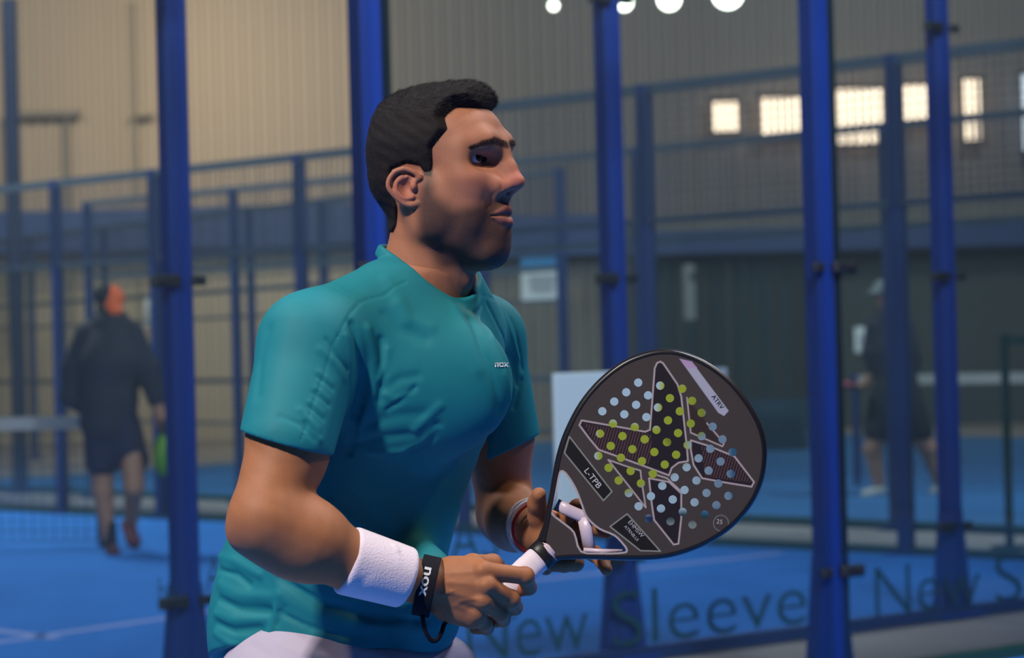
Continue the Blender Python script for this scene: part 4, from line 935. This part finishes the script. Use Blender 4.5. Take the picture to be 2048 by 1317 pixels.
for i in range(len(oo)-1):
    p0,p1,p2,p3=oo[max(i-1,0)],oo[i],oo[i+1],oo[min(i+2,len(oo)-1)]
    for j in range(4):
        t=j/4; ol.append(.5*((2*p1)+(p2-p0)*t+(2*p0-5*p1+4*p2-p3)*t*t+(3*p1-p0-3*p2+p3)*t**3))
ol.append(oo[-1]); OL=np.array(ol); TL_=smooth_loop(THRO,3)
ctr=NP([1320,905])
OI=OL+(ctr-OL)/np.linalg.norm(ctr-OL,axis=1)[:,None]*9.0
plate=filled('racket_core',[OI,TL_]+circ,-.0165,.0145,.0); put('racket_core',plate,M_carbon,racket)
# rounded frame following the outline
fr=MB(); sec=[]; N_=len(OL); prof=[(9.5,-.0175),(5,-.0178),(2,-.0160),(0,-.0115),(-.6,0),(0,.0115),(2,.016),(9.5,.0178)]
for i,p in enumerate(OL):
    t=OL[min(i+1,N_-1)]-OL[max(i-1,0)]; t/=np.linalg.norm(t); n=NP([-t[1],t[0]]); n=n if n@(ctr-p)>0 else -n
    for a,b in prof: q=p+n*a; fr.V.append(RP(q[0],q[1],b))
k=len(prof)
for i in range(N_-1):
    for j in range(k-1): fr.F.append((i*k+j,i*k+j+1,(i+1)*k+j+1,(i+1)*k+j))
fr.build('racket_frame',M_carbon,racket,True)
# printed front skin with the holes left open
g0=1.05; xs=np.arange(1078,1536,g0); ys=np.arange(696,1130,g0); X,Y=np.meshgrid(xs,ys,indexing='ij')
def nearest_on(P,Pg,closed=True):
    best=np.full(len(P),1e9); bp=P.copy(); n=len(Pg)
    for i in range(n if closed else n-1):
        a=Pg[i];b=Pg[(i+1)%n];e=b-a;t=np.clip(((P-a)@e)/(e@e+1e-12),0,1);c=a+t[:,None]*e;d=((P-c)**2).sum(-1);m=d<best;best[m]=d[m];bp[m]=c[m]
    return np.sqrt(best),bp
G=np.stack([X.ravel(),Y.ravel()],-1)
inside=lambda P,Pg: polysd(P[:,0],P[:,1],Pg)
dout=inside(G,OI); dth=inside(G,NP(TL_))
for dd,Pg in ((dout,OI),(dth,NP(TL_))):
    m=np.abs(dd)<.55*g0; _,b=nearest_on(G[m],NP(Pg)); G[m]=b
dh=np.full(len(G),1e9)
for x,y in HOLES:
    r=np.hypot(G[:,0]-x,G[:,1]-y); m=np.abs(r-HR)<.55*g0; v=G[m]-[x,y]; G[m]=[x,y]+v/np.linalg.norm(v,axis=1)[:,None]*HR; dh=np.minimum(dh,r-HR)
nx,ny=X.shape; idx=np.arange(nx*ny).reshape(nx,ny); Qf=np.stack([idx[:-1,:-1],idx[1:,:-1],idx[1:,1:],idx[:-1,1:]],-1).reshape(-1,4)
cc=G[Qf].mean(1); keep=(inside(cc,OI)>0)&(inside(cc,NP(TL_))<0)
for x,y in HOLES: keep&=np.hypot(cc[:,0]-x,cc[:,1]-y)>HR
Qf=Qf[keep]; us=np.unique(Qf); mp=np.zeros(len(G),int); mp[us]=np.arange(len(us)); Qf=mp[Qf]; G=G[us]
col=np.tile(NP([.048,.037,.036]),(len(G),1))
def paint(w,c):
    global col
    col=col*(1-w[:,None])+NP(c)*w[:,None]
def fillp(L,c,op=1.0): paint(sstep(-.7,.7,inside(G,NP(zz(L))))*op,c)
def stroke(L,c,w,closed=True): paint(sstep(w+.8,w-.8,nearest_on(G,NP(zz(L)),closed)[0]),c)
S1=[(815,150),(828,122),(845,115),(860,125),(935,235),(955,300),(985,570),(990,640),(940,648),(905,675),(890,715),(770,670),(600,608),(520,580),(470,520),(418,450),(430,425),(600,455),(765,485),(790,475),(800,350)]
S2=[(985,305),(1005,490),(1172,562),(1180,545),(1090,440)]; S3=[(1005,530),(1100,560),(1235,615),(1338,750),(1325,775),(1200,755),(1065,730),(1020,660),(1005,580)]
S4=[(570,633),(660,665),(740,690),(745,740),(768,885)]; S5=[(785,730),(800,870),(812,950),(915,1080),(940,1075),(955,940),(955,810),(890,750)]
for S_ in (S1,S3,S5): fillp(S_,(.012,.008,.014))
fillp(S2,(.030,.018,.018)); fillp(S4,(.022,.016,.016))
st=np.sin((G[:,0]*.93+G[:,1]*.28)*2*math.pi/5.4); 
paint((st>.45)*(inside(G,NP(zz([(440,440),(800,500),(790,660),(600,600),(520,580)])))>0)*.8,(.13,.055,.06)); paint((st>.45)*(inside(G,NP(zz([(1060,560),(1235,620),(1325,755),(1080,720)])))>0)*.8,(.13,.055,.06))
PK=(.42,.34,.36)
for S_ in (S1,S3,S5): stroke(S_,PK,1.6)
stroke(S2,PK,1.4,False); stroke(S4,PK,1.4)
stroke([(785,700),(880,730),(955,800)],PK,1.4,False)
B=[(945,100),(1010,115),(1205,375),(1180,402),(1150,385)]
fillp(B,(.36,.36,.46)); paint(sstep(-.7,.7,inside(G,NP(zz([(945,100),(1010,115),(1040,150),(985,150)])))),(.42,.28,.46))
L1=[(365,510),(590,800),(545,848),(340,597)]; L2=[(670,918),(845,1115),(740,1112),(580,985)]
for L in (L1,L2): fillp(L,(.006,.005,.006)); stroke(L,(.28,.29,.26),1.1)
paint(sstep(1.5,.4,np.abs(np.hypot((G[:,0]-1442)/1.0,(G[:,1]-1047)/1.05)-15)),(.14,.15,.17))
dT,_=nearest_on(G,NP(TL_)); paint(sstep(4.4,3.0,dT),(.42,.36,.38))
Vf=np.array([RP(x,y,-.0168) for x,y in G]); mf=npmesh('printed_face',Vf,Qf[:,::-1],False); set_col(mf,col); face_o=put('printed_face',mf,M_face,racket)
# inner walls of the holes show a brighter lip: build the throat bridge
br=MB(); b1=[RP(*p,-.004) for p in zz([(296,868),(360,900),(436,932),(452,940)])]; b2=[RP(*p,-.004) for p in zz([(440,935),(455,1010),(472,1112)])]; b3=[RP(*p,-.004) for p in zz([(440,925),(428,880),(452,950)])]
br.tube(b1,.0040,12,flat=2.0); br.tube(b2,.0044,12,flat=2.0); b3m=None
br.tube([RP(*p,-.012) for p in zz([(440,1108),(540,1116),(645,1112)])],[.0030,.0034,.0020],8)
br.build('throat_bridge',M_lilac,racket,True)
def rtext(name,txt,org,dx,h,m,off=-.0172,w=1.0):
    V2,F2=text_geo(txt); dx=NP(dx); dx/=np.linalg.norm(dx); dy=NP([dx[1],-dx[0]])
    P=[NP(org)+dx*v[0]*h*w+dy*v[1]*h for v in V2]; put(name,pymesh(name,[RP(p[0],p[1],off) for p in P],F2),m,face_o)
d1=NP([225,290]); rtext('label_lettering','L-TPB',zz([(440,690)])[0],d1,17,M_mark,w=1.1)
d2=NP([175,197])
for q,(t,o,hh) in enumerate((('EHMSW',(672,962),12),('ATRNB.UI',(652,986),9))): rtext('label_lettering',t,zz([o])[0],d2,hh,M_print)
rtext('bar_lettering','ATRV',zz([(1112,300)])[0],(195,260),13,M_black); rtext('badge_lettering','25',zz([(1138,968)])[0],(1,.15),13,M_print)
# collar, grip, butt cap, wrist cord and strap
c0=RP(1093,1104); gd=W(962,1222,3.128)-c0; gd/=np.linalg.norm(gd); gy=NP([0,-1,0]); gx=np.cross(gd,gy); gx/=np.linalg.norm(gx); gy=np.cross(gx,gd)
def octa(t0,t1,rx,ry,n=24,pw=2.6):
    V=[];F=[]; m=len(t0) if hasattr(t0,'__len__') else 2
    ts=t0; 
    for t,a,b in ts:
        for k in range(n):
            an=2*math.pi*k/n; c,s_=math.cos(an),math.sin(an); q=(abs(c)**pw+abs(s_)**pw)**(-1/pw); V.append(c0+gd*t+gx*c*q*a+gy*s_*q*b)
    for i in range(len(ts)-1):
        for k in range(n): F.append((i*n+k,i*n+(k+1)%n,(i+1)*n+(k+1)%n,(i+1)*n+k))
    F.append(tuple(range(n))[::-1]); F.append(tuple((len(ts)-1)*n+k for k in range(n))); return V,F
V_,F_=octa([(-.030,.034,.0172),(-.016,.0265,.0172),(-.004,.0205,.0168),(.004,.0192,.0165)],0,0,0); put('racket_neck',pymesh('racket_neck',V_,F_,True),M_carbon,racket)
V_,F_=octa([(.000,.0190,.0172),(.002,.0200,.0180),(.014,.0196,.0178),(.0155,.0186,.0170)],0,0,0); collar_o=put('collar_band',pymesh('collar_band',V_,F_,True),M_black,racket)
sec=[]; t=.0145
while t<.118: sec+= [(t,.0172,.0152),(t+.003,.0176,.0156),(t+.0125,.0174,.0154),(t+.0145,.0170,.0150)]; t+=.0155
V_,F_=octa(sec,0,0,0); put('grip',pymesh('grip',V_,F_,True),M_grip,racket)
V_,F_=octa([(.118,.0172,.0152),(.120,.0190,.0168),(.126,.0190,.0168),(.128,.0175,.0155)],0,0,0); put('butt_cap',pymesh('butt_cap',V_,F_,True),M_black,racket)
wm=MB(); wm.tube([c0+gd*.002+gx*x+gy*.0182 for x in (-.016,-.002,.010)],[.0008,.0024,.0008],6); wm.tube([c0+gd*(-.001)+gx*(.019*math.sin(a))+gy*.019*math.cos(a) for a in (-.9,-.3,.3,.8)],[.001,.0026,.0026,.001],8); wm.build('collar_trim',M_lilac,collar_o,True)
# strap band on the wrist
sb=Sdf(); w0,w1=W(846,1172,3.070),W(872,1180,3.074); sx=(W(868,1176,3.07)-W(838,1168,3.07)); sx/=np.linalg.norm(sx); sy=NP([0,-1,0]); sz=np.cross(sx,sy); sz/=np.linalg.norm(sz)
CS=W(853,1173,3.075); tl=math.radians(-3); sx2=sx*math.cos(tl)+sz*math.sin(tl); sz2=np.cross(sx2,sy)
def band(p):
    q=p-CS; a=q@sx2; b=q@sz2; c=q@sy; r=np.sqrt((b/.0375)**2+(c/.0340)**2)+1e-9; d=np.abs((r-1)*.029)-.0013
    e=np.abs(a)-.0115; return np.maximum(d,e)
sb.add('u',band,CS,.040,.002); Vb,Qb=sb.mesh('wrist_strap',CS-.05,CS+.05,.0010); strap_o=put('wrist_strap',npmesh('wrist_strap',Vb,Qb),M_strap,racket)
def smooth_open(P,sub=5):
    P=[NP(p) for p in P]; o=[]
    for i in range(len(P)-1):
        p0,p1,p2,p3=P[max(i-1,0)],P[i],P[i+1],P[min(i+2,len(P)-1)]
        for j in range(sub):
            t=j/sub; o.append(.5*((2*p1)+(p2-p0)*t+(2*p0-5*p1+4*p2-p3)*t*t+(3*p1-p0-3*p2+p3)*t**3))
    return o+[P[-1]]
cd=MB(); ct=[W(*p) for p in [(843,1216,3.062),(846,1240,3.060),(851,1264,3.062),(862,1281,3.066),(874,1281,3.070),(883,1266,3.076),(891,1246,3.088),(915,1232,3.115),(950,1228,3.128)]]
cd.tube(smooth_open(ct),.0030,10,flat=.8); cd.build('wrist_cord',M_strap,strap_o,True)
V2,F2=text_geo('nox',1.0,.02); 
def strapmap(v):
    s_=v[0]*.0235; b=-.0275+s_; a=-.0062+v[1]*.0175
    r=1.06; bb=b/.0375; cc_=math.sqrt(max(0,r*r-bb*bb)); return CS+sx2*a+sz2*b*1.0+sy*cc_*.0340
put('strap_lettering',pymesh('strap_lettering',[strapmap(v) for v in V2],F2),M_mark,strap_o)
# chest lettering on the shirt
V2,F2=text_geo('nox',1.0,.02); hb=ssd.hit
def chestmap(v): return hb(989+v[0]*18,734-v[1]*19,3.0,3.4)+NP([0,-.0022,0])
put('chest_lettering',pymesh('chest_lettering',[chestmap(v) for v in V2],F2),mat('white_print',(.7,.7,.75),.6),shirt)
# braided and red bands on the far wrist
M_red=mat('red_cord',(.35,.01,.012),.7); M_brd=mat('white_braid',(.7,.62,.66),.8)
fw=(W(1100,1075,3.23)-WR_L); fw/=np.linalg.norm(fw); fa_=np.cross(fw,UP); fa_/=np.linalg.norm(fa_); fb_=np.cross(fa_,fw); wc=W(1066,1056,3.262)
def loop(r,tw=0,c=wc): return [c+(fa_*math.cos(t)+fb_*math.sin(t)*1.12)*r+fw*tw*math.sin(2*t) for t in np.linspace(0,2*math.pi,33)[:-1]]
ml=MB(); ml.tube(loop(.0325,.003,wc-fw*.004),.0024,8,close=True); ml.tube(loop(.0335,-.003,wc-fw*.008),.0024,8,close=True); ml.build('braided_bracelet',M_brd,player,True)
ml=MB(); ml.tube(loop(.0300,.001,wc+fw*.006),.0022,8,close=True); ml.build('red_bracelet',M_red,player,True)
